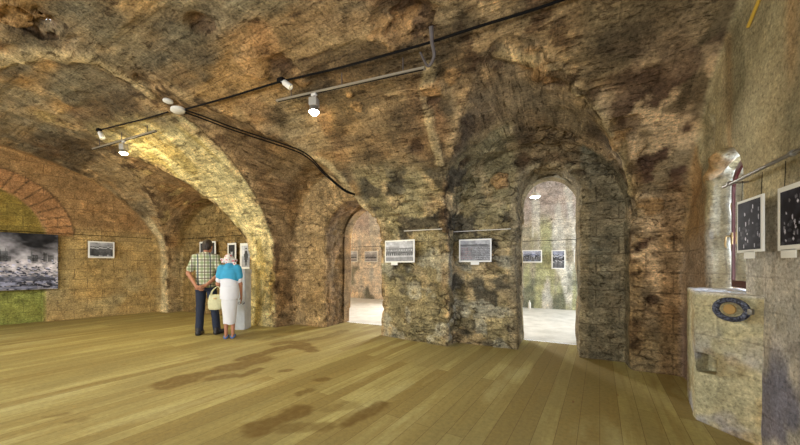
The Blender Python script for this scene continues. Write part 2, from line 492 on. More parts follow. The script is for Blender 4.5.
def masonry(name='weathered_masonry', amt=1.0, joint=.6, arc=False):
    t = NT(name)
    base = t.attr('stone'); rub = t.attr('rubble', True); ash = t.attr('ashlar', True)
    p = t.pos()
    a = t.noise(p, 4.5, 9, .7, .4)
    if arc:
        q_ = t.n('ShaderNodeCombineXYZ'); t.l(t.attr('along', True), q_.inputs[0]); t.l(t.attr('across', True), q_.inputs[1])
        q2 = t.n('ShaderNodeMapping'); t.l(q_.outputs[0], q2.inputs[0]); q2.inputs['Scale'].default_value = (.2, 1.5, 1); sv = q2.outputs[0]
        q3 = t.n('ShaderNodeMapping'); t.l(q_.outputs[0], q3.inputs[0]); q3.inputs['Scale'].default_value = (.35, 1.2, 1); pv = q3.outputs[0]
    else: sv = t.pos((.6, .8, 1.1)); pv = t.pos((.7, .8, 1.1))
    s = t.noise(sv, 7.5, 10, .75, .3)
    f = t.noise(t.pos((.8, 1, 1)), 40, 6, .75)
    va = t.ramp(a, [(.34, .5), (.5, 1.0), (.66, 1.5)])
    vs = t.ramp(s, [(.36, .45), (.44, .80), (.52, 1.08), (.63, 1.65)])
    vf = t.ramp(f, [(.38, .42), (.47, .92), (.56, 1.12), (.65, 1.7)])
    rg = t.noise(p, 1.4, 6, .6, .5); rgm = t.ramp(rg, [(.42, .25), (.58, 1.0)])
    c = t.mix(.85 * amt, base, va, 'MULTIPLY'); c = t.mix(t.math('MULTIPLY', rgm, .9 * amt ** 2), c, vs, 'MULTIPLY'); c = t.mix(t.math('MULTIPLY', t.math('ADD', rgm, .8, True), .95 * amt ** .5), c, vf, 'MULTIPLY')
    h = t.noise(p, 2.3, 5, .6)
    c = t.mix(t.ramp(h, [(.45, 0), (.62, .35)]), c, t.mix(1.0, c, (1.12, .96, .80), 'MULTIPLY'))
    h2 = t.noise(t.pos((1, 1, .7)), 3.1, 5, .6)
    # lost flakes: dark pits and pale scars along the courses
    pit = t.noise(pv, 13, 8, .66, .4)
    pm = t.ramp(pit, [(.38, 1), (.42, 0)]); sm = t.ramp(pit, [(.57, 0), (.61, 1)])
    c = t.mix(t.math('MULTIPLY', t.math('MULTIPLY', pm, rgm), .8 * amt ** 2), c, t.mix(1.0, c, (.32, .26, .22), 'MULTIPLY'))
    c = t.mix(t.math('MULTIPLY', t.math('MULTIPLY', sm, rgm), .55 * amt ** 2), c, t.mix(1.0, c, (1.7, 1.6, 1.5), 'MULTIPLY'))
    # rough stones
    wp = t.n('ShaderNodeMixRGB'); wp.inputs[0].default_value = .16
    nn = t.n('ShaderNodeTexNoise'); t.l(p, nn.inputs[0]); nn.inputs['Scale'].default_value = 5; nn.inputs['Detail'].default_value = 5
    t.l(t.pos((.7, 1, 1.5)), wp.inputs[1]); t.l(nn.outputs['Color'], wp.inputs[2])
    vo = t.n('ShaderNodeTexVoronoi', feature='DISTANCE_TO_EDGE'); t.l(wp.outputs[0], vo.inputs['Vector']); vo.inputs['Scale'].default_value = 6.5
    crk = t.ramp(vo.outputs[0], [(0, 1), (.09, 0)])
    crkm = t.math('MULTIPLY', t.math('MULTIPLY', crk, rub), t.ramp(h2, [(.42, 0), (.58, 1)]), True)
    c = t.mix(t.math('MULTIPLY', crkm, .7), c, tuple(lin(46, 36, 28)))
    vo2 = t.n('ShaderNodeTexVoronoi'); t.l(wp.outputs[0], vo2.inputs['Vector']); vo2.inputs['Scale'].default_value = 6.5
    hs = t.n('ShaderNodeSeparateColor'); t.l(vo2.outputs['Color'], hs.inputs[0])
    tone = t.ramp(hs.outputs[0], [(0, .7), (1, 1.35)])
    c = t.mix(t.math('MULTIPLY', rub, .6), c, t.mix(1.0, c, tone, 'MULTIPLY'))
    # dressed courses
    ge = t.n('ShaderNodeNewGeometry'); sx = t.n('ShaderNodeSeparateXYZ'); t.l(ge.outputs['Position'], sx.inputs[0])
    sn = t.n('ShaderNodeSeparateXYZ'); t.l(ge.outputs['True Normal'], sn.inputs[0])
    side = t.math('GREATER_THAN', t.math('ABSOLUTE', sn.outputs[0]), t.math('ABSOLUTE', sn.outputs[1]))
    al = t.math('ADD', t.math('MULTIPLY', sx.outputs[1], side), t.math('MULTIPLY', sx.outputs[0], t.math('SUBTRACT', 1, side)))
    cb = t.n('ShaderNodeCombineXYZ'); jit = t.math('MULTIPLY', t.math('SUBTRACT', h2, .5), .06)
    if arc: t.l(t.math('ADD', t.attr('along', True), jit), cb.inputs[0]); t.l(t.math('ADD', t.attr('across', True), jit), cb.inputs[1]); ash = .55
    else: t.l(t.math('ADD', al, jit), cb.inputs[0]); t.l(t.math('ADD', sx.outputs[2], jit), cb.inputs[1])
    br = t.n('ShaderNodeTexBrick'); t.l(cb.outputs[0], br.inputs['Vector'])
    for k, vv in (('Scale', 1), ('Mortar Size', .009), ('Mortar Smooth', .4), ('Brick Width', .46), ('Row Height', .235), ('Bias', 0)): br.inputs[k].default_value = vv
    br.inputs['Color1'].default_value = (.86, .86, .86, 1); br.inputs['Color2'].default_value = (1.12, 1.11, 1.08, 1); br.inputs['Mortar'].default_value = (1, 1, 1, 1)
    br.offset = .45; br.squash = 1
    c = t.mix(ash, c, t.mix(1.0, c, br.outputs['Color'], 'MULTIPLY'))
    jm = t.math('MULTIPLY', t.math('MULTIPLY', br.outputs['Fac'], ash), t.ramp(a, [(.35, .05 * joint), (.6, joint)]))
    c = t.mix(jm, c, tuple(lin(58, 46, 34)))
    t.l(c, t.b.inputs['Base Color'])
    t.b.inputs['Roughness'].default_value = .93; t.b.inputs['Specular IOR Level'].default_value = .15
    hh = t.math('ADD', t.math('MULTIPLY', a, .5), t.math('MULTIPLY', s, .9))
    hh = t.math('ADD', hh, t.math('MULTIPLY', f, .3)); hh = t.math('SUBTRACT', hh, t.math('MULTIPLY', pm, .3))
    hh = t.math('SUBTRACT', hh, t.math('MULTIPLY', crkm, .6)); hh = t.math('SUBTRACT', hh, t.math('MULTIPLY', jm, .35))
    t.l(t.bump(hh, .95 * amt, .045), t.b.inputs['Normal'])
    return t.m
MAS = masonry()
PLA = masonry('limewashed_plaster', .55, .45)
ASH = masonry('dressed_stone', .75, .5)

VAU = masonry('vault_masonry', 1.0, .55, True)
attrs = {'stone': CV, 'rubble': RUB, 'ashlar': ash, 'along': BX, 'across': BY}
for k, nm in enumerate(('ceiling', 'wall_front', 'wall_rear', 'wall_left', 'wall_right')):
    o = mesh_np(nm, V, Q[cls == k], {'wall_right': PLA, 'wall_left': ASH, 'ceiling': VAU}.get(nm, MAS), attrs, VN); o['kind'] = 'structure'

# ------------------------------------------------------------------ the hall beyond
def hall2(u, v, z):
    f = np.maximum(arch(v - 7.9, z, 2.1, 2.9, 1.6), np.maximum(u - 3.2, -11.5 - u))
    for uc, a in ((-.3, 2.6), (-6.5, 2.9)):
        f = np.minimum(f, np.maximum(np.maximum(arch(u - uc, z, a, 2.6, 1.6), v - 10), 5.8 - v))
    f = np.minimum(f, np.maximum(np.maximum(hall(u, v, z), 5.3 - v), v - 6.2))
    for w in (7.2, 9.0):
        g = np.maximum(np.maximum(np.abs(v - w) - .45, np.abs(z - 1.8) - .8), u - 3.7)
        f = np.minimum(f, np.maximum(g, 2.9 - u))
    for w in (-3.3, -9.6):
        g = np.maximum(np.maximum(np.abs(u - w) - .45, np.abs(z - 1.9) - .8), v - 10.6)
        f = np.minimum(f, np.maximum(g, 9.5 - v))
    return f
H2 = .055
org2 = np.array([-11.8, 5.5, -.12]); n2 = (int(15.3 / H2), int(4.9 / H2), int(4.8 / H2))
F2 = np.empty(n2, np.float32)
YY, ZZ = np.meshgrid(org2[1] + np.arange(n2[1]) * H2, org2[2] + np.arange(n2[2]) * H2, indexing='ij')
for i in range(n2[0]): F2[i] = hall2(np.full_like(YY, org2[0] + i * H2), YY, ZZ)
nr = np.argwhere(np.abs(F2) < .2); P2 = nr * H2 + org2
F2[tuple(nr.T)] -= (.03 * fbm(P2, 1.2, 2, 5) + .015 * fbm(P2, 6, 2, 9)).astype(np.float32)
V2, Q2 = surfnets(F2, org2, H2); VN2, FN2 = vnormals(V2, Q2)
c2 = np.tile(lin(168, 158, 124), (len(V2), 1)); lip = V2[:, 1] < 5.85
uu, vv, zz = V2.T
c2 = mixc(c2, sstep(-2.0, -3.5, uu), lin(238, 218, 186))
c2 = mixc(c2, .8 * sstep(2.4, 2.8, zz + .3 * fbm(V2, 2, 2, 4)), lin(190, 168, 156))
c2 = mixc(c2, .8 * sstep(.0, .3, fbm(V2, 3, 3, 71, (1, 1, .15))) * sstep(-3, -2, uu) * sstep(3, 2.2, zz), lin(178, 180, 104))
c2 = mixc(c2, .9 * sstep(.05, .3, fbm(V2, 3.5, 3, 73, (1, 1, .15))), lin(205, 200, 182))
c2 = mixc(c2, .8 * sstep(.05, .3, fbm(V2, 2.5, 3, 75, (1, 1, .5))) * sstep(1.8, 1.2, zz), lin(112, 118, 92))
g2_ = c2.mean(1, keepdims=True); c2 = g2_ + (c2 - g2_) * .6
c2[lip] = stone_colour(V2[lip], VN2[lip])
f2c = V2[Q2].mean(1); cl2 = np.zeros(len(Q2), int)
cl2[(f2c[:, 1] > 9.7)] = 1; cl2[(f2c[:, 1] < 6.0) & (f2c[:, 2] < 2.9)] = 2
cl2[f2c[:, 0] > 3.0] = 3; cl2[f2c[:, 0] < -11.3] = 4
at2 = {'stone': np.clip(c2, 0, 1), 'rubble': np.zeros(len(V2)), 'ashlar': np.full(len(V2), .8)}
for k, nm in enumerate(('ceiling_beyond', 'wall_far', 'wall_near_beyond', 'wall_right_beyond', 'wall_left_beyond')):
    o = mesh_np(nm, V2, Q2[cl2 == k], ASH, at2, VN2); o['kind'] = 'structure'

# ------------------------------------------------------------------ floors
def floor_mat():
    t = NT('pine_boards')
    p = t.pos((1, 1, 1), rot=(0, 0, 0))
    ge = t.n('ShaderNodeNewGeometry'); rt = t.n('ShaderNodeVectorRotate', rotation_type='Z_AXIS'); t.l(ge.outputs['Position'], rt.inputs[0])
    rt.inputs['Angle'].default_value = -math.radians(84.2)
    br = t.n('ShaderNodeTexBrick'); t.l(rt.outputs[0], br.inputs['Vector'])
    for k, vv in (('Scale', 1), ('Mortar Size', .0022), ('Mortar Smooth', .2), ('Brick Width', 3.4), ('Row Height', .138), ('Bias', 0)): br.inputs[k].default_value = vv
    br.inputs['Color1'].default_value = (0, 0, 0, 1); br.inputs['Color2'].default_value = (1, 1, 1, 1); br.offset = .37
    mp = t.n('ShaderNodeMapping'); t.l(rt.outputs[0], mp.inputs[0]); mp.inputs['Scale'].default_value = (.12, 2.2, 1)
    gr = t.noise(mp.outputs[0], 9, 6, .65, .8)
    mp2 = t.n('ShaderNodeMapping'); t.l(rt.outputs[0], mp2.inputs[0]); mp2.inputs['Scale'].default_value = (.4, 1.2, 1)
    bl = t.noise(mp2.outputs[0], 1.5, 5, .6)
    c = t.mix(t.ramp(br.outputs['Color'], [(0, 0), (1, 1)]), tuple(lin(146, 126, 72)), tuple(lin(188, 176, 114)))
    c = t.mix(t.ramp(gr, [(.35, .65), (.5, .2), (.6, 0)]), c, tuple(lin(146, 124, 70)))
    c = t.mix(t.ramp(bl, [(.42, .55), (.56, 0)]), c, tuple(lin(142, 128, 80)))
    c = t.mix(t.ramp(bl, [(.55, 0), (.7, .5)]), c, tuple(lin(198, 192, 138)))
    kn = t.n('ShaderNodeTexVoronoi'); mp3 = t.n('ShaderNodeMapping'); t.l(rt.outputs[0], mp3.inputs[0]); mp3.inputs['Scale'].default_value = (1.1, 3.2, 1); t.l(mp3.outputs[0], kn.inputs['Vector']); kn.inputs['Scale'].default_value = 1.6
    c = t.mix(t.ramp(kn.outputs[0], [(.03, .75), (.075, 0)]), c, tuple(lin(122, 78, 38)))
    fine = t.noise(t.pos(), 28, 5, .7); c = t.mix(1.0, c, t.ramp(fine, [(.3, .82), (.6, 1.06)]), 'MULTIPLY')
    edge = t.noise(t.pos(), 16, 4, .6)
    st = t.math('MULTIPLY', t.attr('stain', True), t.ramp(edge, [(.3, .6), (.55, 1)]))
    c = t.mix(st, c, tuple(lin(106, 80, 34)))
    c = t.mix(t.math('MULTIPLY', br.outputs['Fac'], .6), c, tuple(lin(96, 72, 40)))
    t.l(c, t.b.inputs['Base Color']); t.b.inputs['Roughness'].default_value = .62; t.b.inputs['Specular IOR Level'].default_value = .3
    t.l(t.bump(t.math('SUBTRACT', gr, t.math('MULTIPLY', br.outputs['Fac'], 1.5)), .15, .01), t.b.inputs['Normal'])
    return t.m
hx = .035
gu = np.arange(-11.6, 1.62, hx); gv = np.arange(-2.75, 5.68, hx)
GU, GV = np.meshgrid(gu, gv, indexing='ij')
FP = np.stack([GU.ravel(), GV.ravel(), np.zeros(GU.size)], 1)
ii = np.arange(GU.size).reshape(GU.shape)
FQ = np.stack([ii[:-1, :-1].ravel(), ii[1:, :-1].ravel(), ii[1:, 1:].ravel(), ii[:-1, 1:].ravel()], 1)
def stroke(pts, w, seed, amp=1.0, thr=1.0):
    """a spill along a line on the boards"""
    W = [np.array(on_floor(*q))[:2] for q in pts]; d = np.full(len(FP), 9.0)
    X = FP[:, :2]
    for a, b in zip(W[:-1], W[1:]):
        ab = b - a; t = np.clip(((X - a) @ ab) / (ab @ ab), 0, 1)
        d = np.minimum(d, np.linalg.norm(X - a - t[:, None] * ab, axis=1))
    k = d < w * 4
    r = np.zeros(len(FP)); r[k] = amp * (1 - sstep(.7, 1.1, d[k] / w + .7 * fbm(FP[k], 4.5, 3, seed)))
    return r
stain = np.zeros(len(FP))
for pts, w, am in (
    ([(165, 384), (200, 374), (238, 366), (262, 360)], .15, .8), ([(246, 358), (268, 352), (290, 346), (308, 348)], .12, .85),
    ([(276, 344), (290, 341), (305, 345), (312, 351)], .09, .75), ([(302, 341), (325, 337), (345, 331)], .11, .6),
    ([(210, 379), (232, 376)], .07, .7), ([(242, 376), (258, 369)], .06, .8), ([(282, 371), (290, 370)], .05, .8), ([(318, 380), (325, 379)], .05, .8),
    ([(300, 393), (312, 390)], .06, .7), ([(258, 428), (285, 418), (298, 412)], .11, .85), ([(285, 428), (325, 427)], .06, .6),
    ([(345, 424), (365, 413), (382, 405)], .07, .8), ([(325, 410), (350, 405)], .08, .4), ([(48, 417), (64, 414)], .06, .6), ([(70, 421), (82, 419)], .05, .5), ([(252, 434), (262, 431)], .04, .6)):
    stain = np.maximum(stain, stroke(pts, w, len(pts) + int(w * 100), am))
fl = mesh_np('floor', FP, FQ, floor_mat(), {'stain': stain}, smooth=False); fl['kind'] = 'structure'

def quad_mesh(name, pts, mat, kind='structure'):
    me = bpy.data.meshes.new(name); me.from_pydata(pts, [], [tuple(range(len(pts)))]); me.materials.append(mat)
    o = bpy.data.objects.new(name, me); COL.objects.link(o)
    if kind: o['kind'] = kind
    return o
conc = NT('pale_screed'); nz_ = conc.noise(conc.pos(), 3, 6, .65)
conc.l(conc.ramp(nz_, [(.3, tuple(lin(196, 194, 184))), (.7, tuple(lin(232, 230, 222)))]), conc.b.inputs['Base Color']); conc.b.inputs['Roughness'].default_value = .7
quad_mesh('floor_beyond', [(-11.8, 5.64, .004), (3.5, 5.64, .004), (3.5, 10.3, .004), (-11.8, 10.3, .004)], conc.m)
# ------------------------------------------------------------------ mesh helpers for the things
import bmesh
class MB:
    def __init__(s): s.v = []; s.f = []
    def add(s, vs, fs):
        n = len(s.v); s.v += [tuple(p) for p in vs]; s.f += [tuple(i + n for i in f) for f in fs]; return s
    def box(s, c, size, rz=0, bev=0):
        bm = bmesh.new(); bmesh.ops.create_cube(bm, size=1)
        for q in bm.verts: q.co = Vector((q.co.x * size[0], q.co.y * size[1], q.co.z * size[2]))
        if bev: bmesh.ops.bevel(bm, geom=bm.edges[:], offset=bev, segments=2, affect='EDGES', profile=.6)
        M = Matrix.Rotation(rz, 3, 'Z'); c = Vector(c)
        bm.verts.index_update()
        s.add([M @ q.co + c for q in bm.verts], [[q.index for q in f.verts] for f in bm.faces]); bm.free(); return s
    def tube(s, pts, r, n=8, closed=False):
        P = [Vector(p) for p in pts]; rs = r if hasattr(r, '__len__') else [r] * len(P)
        vs, fs = [], []; prev = None
        for i, p in enumerate(P):
            a = P[(i - 1) % len(P)] if (i or closed) else p; b = P[(i + 1) % len(P)] if (i < len(P) - 1 or closed) else p
            d = (b - a).normalized()
            if prev is None: prev = d.orthogonal()
            x = (prev - d * prev.dot(d)).normalized(); y = d.cross(x); prev = x
            vs += [p + (x * math.cos(2 * PI * k / n) + y * math.sin(2 * PI * k / n)) * rs[i] for k in range(n)]
        m = len(P)
        for i in range(m if closed else m - 1):
            j = (i + 1) % m
            fs += [(i * n + k, i * n + (k + 1) % n, j * n + (k + 1) % n, j * n + k) for k in range(n)]
        if not closed: fs += [tuple(range(n))[::-1], tuple((m - 1) * n + k for k in range(n))]
        return s.add(vs, fs)
    def lathe(s, prof, c=(0, 0, 0), d=(0, 0, 1), n=20):
        """profile of (radius, height along d)"""
        c = Vector(c); d = Vector(d).normalized(); x = d.orthogonal().normalized(); y = d.cross(x)
        vs = [c + d * h + (x * math.cos(2 * PI * k / n) + y * math.sin(2 * PI * k / n)) * max(r, 1e-4) for r, h in prof for k in range(n)]
        fs = [(i * n + k, i * n + (k + 1) % n, (i + 1) * n + (k + 1) % n, (i + 1) * n + k) for i in range(len(prof) - 1) for k in range(n)]
        return s.add(vs, fs + [tuple(range(n))[::-1], tuple((len(prof) - 1) * n + k for k in range(n))])
    def build(s, name, mat, parent=None, origin=None, smooth=True):
        o0 = Vector(origin) if origin is not None else Vector((0, 0, 0))
        me = bpy.data.meshes.new(name); me.from_pydata([Vector(p) - o0 for p in s.v], [], s.f); me.materials.append(mat)
        me.polygons.foreach_set('use_smooth', [smooth] * len(me.polygons)); me.update()
        if smooth: me.set_sharp_from_angle(angle=math.radians(40))
        o = bpy.data.objects.new(name, me); COL.objects.link(o); o.location = o0
        if parent: o.parent = parent
        return o
def tag(o, label, cat, group=None):
    o['label'] = label; o['category'] = cat
    if group: o['group'] = group
    return o
def empty(name, loc=(0, 0, 0), rz=0):
    o = bpy.data.objects.new(name, None); COL.objects.link(o); o.location = loc; o.rotation_euler.z = rz; o.empty_display_size = .1
    return o

M_BLACK = simple('black_rubber', (16, 14, 13), .85, var=.1, spec=.15)
M_GREYM = simple('dull_grey_metal', (140, 136, 128), .45, .6)
M_RAIL = simple('painted_rail_grey', (150, 140, 122), .5, .2)
M_WHITE = simple('white_plastic', (226, 222, 212), .45)
M_CARD = simple('white_card', (236, 234, 226), .8, var=.03)
M_IRON = simple('rusty_iron', (104, 96, 92), .7, .5, .3)
M_PIPE = simple('galvanised_pipe', (150, 146, 140), .35, .8, .2)
M_YEL = simple('yellow_painted_rod', (206, 168, 66), .5, var=.12)
M_RED = simple('red_brown_window_paint', (84, 34, 30), .4, var=.12)
M_BRASS = simple('brass_handle', (190, 160, 110), .35, .8, .1)
M_DARKEDGE = simple('dark_panel_edge', (60, 56, 56), .6, var=.05)

# ------------------------------------------------------------------ printed photographs
def canvas(w, h, base): return np.tile(np.array(base, float), (h, w, 1))
def rect(C, x0, y0, x1, y1, col, a=1):
    h, w = C.shape[:2]; s = (slice(int(y0 * h), max(int(y1 * h), int(y0 * h) + 1)), slice(int(x0 * w), max(int(x1 * w), int(x0 * w) + 1)))
    C[s] = C[s] * (1 - a) + np.array(col) * a
def ell(C, cx, cy, rx, ry, col, a=1):
    h, w = C.shape[:2]; Y, X = np.mgrid[0:h, 0:w]; m = (((X + .5) / w - cx) / rx) ** 2 + (((Y + .5) / h - cy) / ry) ** 2 < 1
    C[m] = C[m] * (1 - a) + np.array(col) * a
def grain(C, s, amp, seed, st=(1, 1, 1)):
    h, w = C.shape[:2]; Y, X = np.mgrid[0:h, 0:w]
    p = np.stack([X.ravel() / h, Y.ravel() / h, np.zeros(X.size)], 1); n = fbm(p, s, 3, seed, st).reshape(h, w, 1)
    C *= np.clip(1 + amp * n, 0, 3)
def g(v, tint=(1, 1, 1.04)): return np.array(tint) * v
def person_fig(C, x, y, s, tone, head=.6, rnd=random):
    """a standing figure: y = top of head, s = height, all as shares of the sheet"""
    asp = C.shape[0] / C.shape[1]
    ell(C, x, y + s * .33 + s * .25, s * .17 * asp, s * .38, g(tone)); rect(C, x - s * .12 * asp, y + s * .6, x + s * .12 * asp, min(1, y + s), g(tone * .8))
    ell(C, x, y + s * .09, s * .075 * asp, s * .09, g(head)); ell(C, x, y + s * .03, s * .08 * asp, s * .05, g(tone * .6))
def art(kind, w, h, seed):
    r = random.Random(seed)
    if kind == 'ruins':
        C = canvas(w, h, g(.42, (1, .93, .98)))
        rect(C, 0, 0, 1, .22, g(.10, (1.1, .95, .95))); 
        Y, X = np.mgrid[0:h, 0:w]; p = np.stack([X.ravel() / h, Y.ravel() / h * 2.2, X.ravel() * 0.], 1); n = fbm(p, 2.2, 4, 4).reshape(h, w)
        sky = (Y / h < .45)
        val = np.clip(.03 + .75 * Y / h + .5 * n * (1 - Y / h), .02, .42)
        C[sky] = (val[..., None] * np.array([.98, .93, 1.0]))[sky]
        for k in range(26):
            x = r.random(); hh = .05 + .17 * r.random() * (1 - abs(x - .35)); wd = .03 + .05 * r.random(); t = .03 + .12 * r.random()
            rect(C, x, .47 - hh, min(1, x + wd), .5, g(t), .85); rect(C, x, .47 - hh * 1.15, min(1, x + wd * r.random()), .5, g(t * .8), .8)
            for q in range(3): rect(C, min(.97, x + wd * (.15 + .3 * q)), .47 - hh * .7, min(.99, x + wd * (.15 + .3 * q) + .005), .47 - hh * .5, g(.24))
        for x in (.55, .62, .80): rect(C, x, .28, x + .008, .5, g(.12))
        for k in range(900):
            y = .46 + .52 * r.random() ** .8; x = r.random(); s = .006 + .03 * (y - .4)
            ell(C, x, y, s * (.5 + r.random()), s * .6 * (.5 + r.random()), g(.03 + .5 * r.random() ** 3, (.86, .88, 1.2)))
        for k in range(12): ell(C, r.random() * .8, .86 + .1 * r.random(), .10, .02, g(.42, (.84, .88, 1.2)), .6)
        ell(C, .6, .80, .38, .05, g(.10, (.8, .85, 1.2)), .8)
        grain(C, 5, .9, 8); grain(C, 16, .7, 5)
    elif kind == 'group':
        C = canvas(w, h, g(.34)); grain(C, 3, .8, seed); rect(C, 0, .75, 1, 1, g(.42))
        for k in range(11): person_fig(C, .06 + .09 * k + .02 * r.random(), .22 + .12 * r.random(), .62, .05 + .08 * r.random(), .55, r)
        grain(C, 12, .3, seed + 2)
    elif kind == 'building':
        C = canvas(w, h, g(.50)); grain(C, 2.5, .5, seed)
        rect(C, 0, .34, 1, .62, g(.22)); rect(C, 0, .28, .5, .36, g(.36))
        for k in range(16): rect(C, .03 + k * .06, .42, .055 + k * .06, .50, g(.55)); rect(C, .03 + k * .06, .54, .055 + k * .06, .60, g(.10))
        for k in range(14): person_fig(C, .04 + .07 * k, .48, .26, .08 + .1 * r.random(), .5, r)
        rect(C, 0, .72, 1, .78, g(.55)); rect(C, 0, .80, 1, 1, g(.30)); grain(C, 9, .35, seed)
    elif kind == 'parade':
        C = canvas(w, h, g(.26)); rect(C, 0, 0, 1, .26, g(.40)); grain(C, 3, .5, seed)
        for q in range(3): ell(C, .15 + .3 * q, .24, .2, .05, g(.14))
        for row in range(7):
            for k in range(22):
                x = .03 + k * .045 + .012 * r.random(); y = .38 + row * .085
                if .28 < x - .35 * (y - .4) < .36 or r.random() < .12: continue
                rect(C, x - .012, y, x + .012, min(.99, y + .06), g(.10 + .12 * r.random())); ell(C, x, y - .005, .009, .014, g(.62) if k > 8 else np.array([.45, .2, .2]))
        grain(C, 11, .25, seed)
    elif kind == 'night':
        C = canvas(w, h, g(.022, (1, .95, 1.25))); grain(C, 3, 1.2, seed)
        for k in range(22): x, y = r.random() * .9 + .05, .1 + .85 * r.random(); ell(C, x, y, .016 + .012 * r.random(), .02 + .03 * r.random(), g(.16 + .5 * r.random(), (1, .96, 1.1)))
        for k in range(12): ell(C, r.random(), .5 + .5 * r.random(), .06, .03, g(.10, (1, .97, 1.15)), .5)
        grain(C, 9, .4, seed)
    elif kind == 'crowd':
        C = canvas(w, h, g(.20, (.8, .9, 1.35))); rect(C, 0, 0, 1, .3, g(.38, (.9, .95, 1.2))); grain(C, 3, .9, seed)
        for k in range(9): person_fig(C, .07 + .11 * k, .2 + .2 * r.random(), .6, .04 + .08 * r.random(), .5, r)
        for k in range(7): person_fig(C, .1 + .13 * k, .5 + .1 * r.random(), .45, .10 + .1 * r.random(), .5, r)
        grain(C, 11, .4, seed)
    elif kind == 'soldier':
        C = canvas(w, h, g(.46)); rect(C, 0, .55, 1, 1, g(.38)); rect(C, 0, 0, .3, .5, g(.62)); rect(C, .7, .1, .95, .5, g(.3)); grain(C, 3, .35, seed)
        ell(C, .5, .43, .17, .22, g(.06)); rect(C, .36, .45, .64, .78, g(.07)); rect(C, .39, .75, .48, .95, g(.05)); rect(C, .52, .75, .61, .95, g(.05))
        ell(C, .5, .19, .07, .06, g(.5)); ell(C, .5, .145, .10, .035, g(.05)); rect(C, .27, .4, .35, .68, g(.10)); rect(C, .65, .4, .72, .68, g(.10)); ell(C, .31, .7, .03, .025, g(.45))
        grain(C, 12, .2, seed)
    else:  # dark portrait
        C = canvas(w, h, g(.07)); grain(C, 3, .8, seed)
        ell(C, .5, .72, .36, .32, g(.13)); ell(C, .5, .35, .15, .15, g(.40)); ell(C, .5, .24, .17, .09, g(.03)); ell(C, .5, .60, .10, .07, g(.42)); rect(C, .3, .78, .7, .82, g(.35))
        grain(C, 10, .3, seed)
    return np.clip(C, 0, 1)

def print_mat():
    t = NT('photographic_paper'); t.l(t.attr('ink'), t.b.inputs['Base Color']); t.b.inputs['Roughness'].default_value = .6; t.b.inputs['Specular IOR Level'].default_value = .12
    return t.m
M_PRINT = print_mat()
def sheet(name, kind, w, h, res, seed, parent, yoff):
    """flat print in the local x-z plane, looking towards -y"""
    nw, nh = max(8, int(w / res)), max(8, int(h / res))
    C = art(kind, nw, nh, seed)
    X, Z = np.meshgrid((np.arange(nw) + .5) / nw, (np.arange(nh) + .5) / nh)
    X = (X - .5) / (1 - 1 / nw) * w; Z = (.5 - Z) / (1 - 1 / nh) * h
    Vp = np.stack([X.ravel(), np.full(X.size, yoff), Z.ravel()], 1)
    ii = np.arange(X.size).reshape(X.shape)
    Qp = np.stack([ii[:-1, :-1].ravel(), ii[1:, :-1].ravel(), ii[1:, 1:].ravel(), ii[:-1, 1:].ravel()], 1)
    o = mesh_np(name, Vp, Qp, M_PRINT, {'ink': C.reshape(-1, 3)}, smooth=False); o.parent = parent; return o

def photo(c, w, h, rz, kind, seed, label, group=None, card=0, res=.006, m=.03, wire_z=None, cardx=0):
    """A mounted photograph hanging on two threads: c = centre, rz turns its local +y away from the viewer."""
    e = empty('mounted_photograph', c, rz)
    MB().box((0, .006, 0), (w, .012, h), bev=.002).build('mount_board', M_CARD, e)
    sheet('photo_print', kind, w - 2 * m, h - 2 * m, res, seed, e, -.002)
    if card: MB().box((cardx, .002, -h / 2 - .018), (.13, .004, .05), bev=.001).build('caption_card', M_CARD, e)
    if wire_z:
        for sx in (-.38, .38): MB().tube([(sx * w, .01, h / 2 - .005), (sx * w, .015, wire_z - c[2])], .0018, 5).build('hanging_thread', M_BLACK, e)
    tag(e, label, 'photograph', group); return e

def on_plane(px, py, pt, nrm):
    d = ray(px, py); nrm = np.array(nrm, float); t = ((np.array(pt) - EYE) @ nrm) / (d @ nrm); return EYE + d * t
def photo_at(x0, y0, x1, y1, pt, along, kind, seed, label, **kw):
    """a photograph filling that part of the picture, on the vertical plane through pt running along 'along'"""
    al = np.array([along[0], along[1], 0.]); al /= np.linalg.norm(al); nr = (-al[1], al[0], 0)
    ym = (y0 + y1) / 2
    a = on_plane(x0, ym, pt, nr); b = on_plane(x1, ym, pt, nr); xm = (x0 + x1) / 2
    zt = on_plane(xm, y0, pt, nr)[2]; zb = on_plane(xm, y1, pt, nr)[2]
    w = np.linalg.norm((b - a)[:2]); c = (a + b) / 2; c[2] = (zt + zb) / 2
    return photo(tuple(c), w, zt - zb, math.atan2(b[1] - a[1], b[0] - a[0]), kind, seed, label, **kw)

LW = (left_u(3.0) + .10, 3.0, 0)
LWD = (.236 / 1.0277, 1 / 1.0277)
photo_at(88, 241.5, 114.5, 258, LW, LWD, 'group', 3, 'small framed black and white group photograph on the left wall beside the big mural', wire_z=1.98, res=.008)
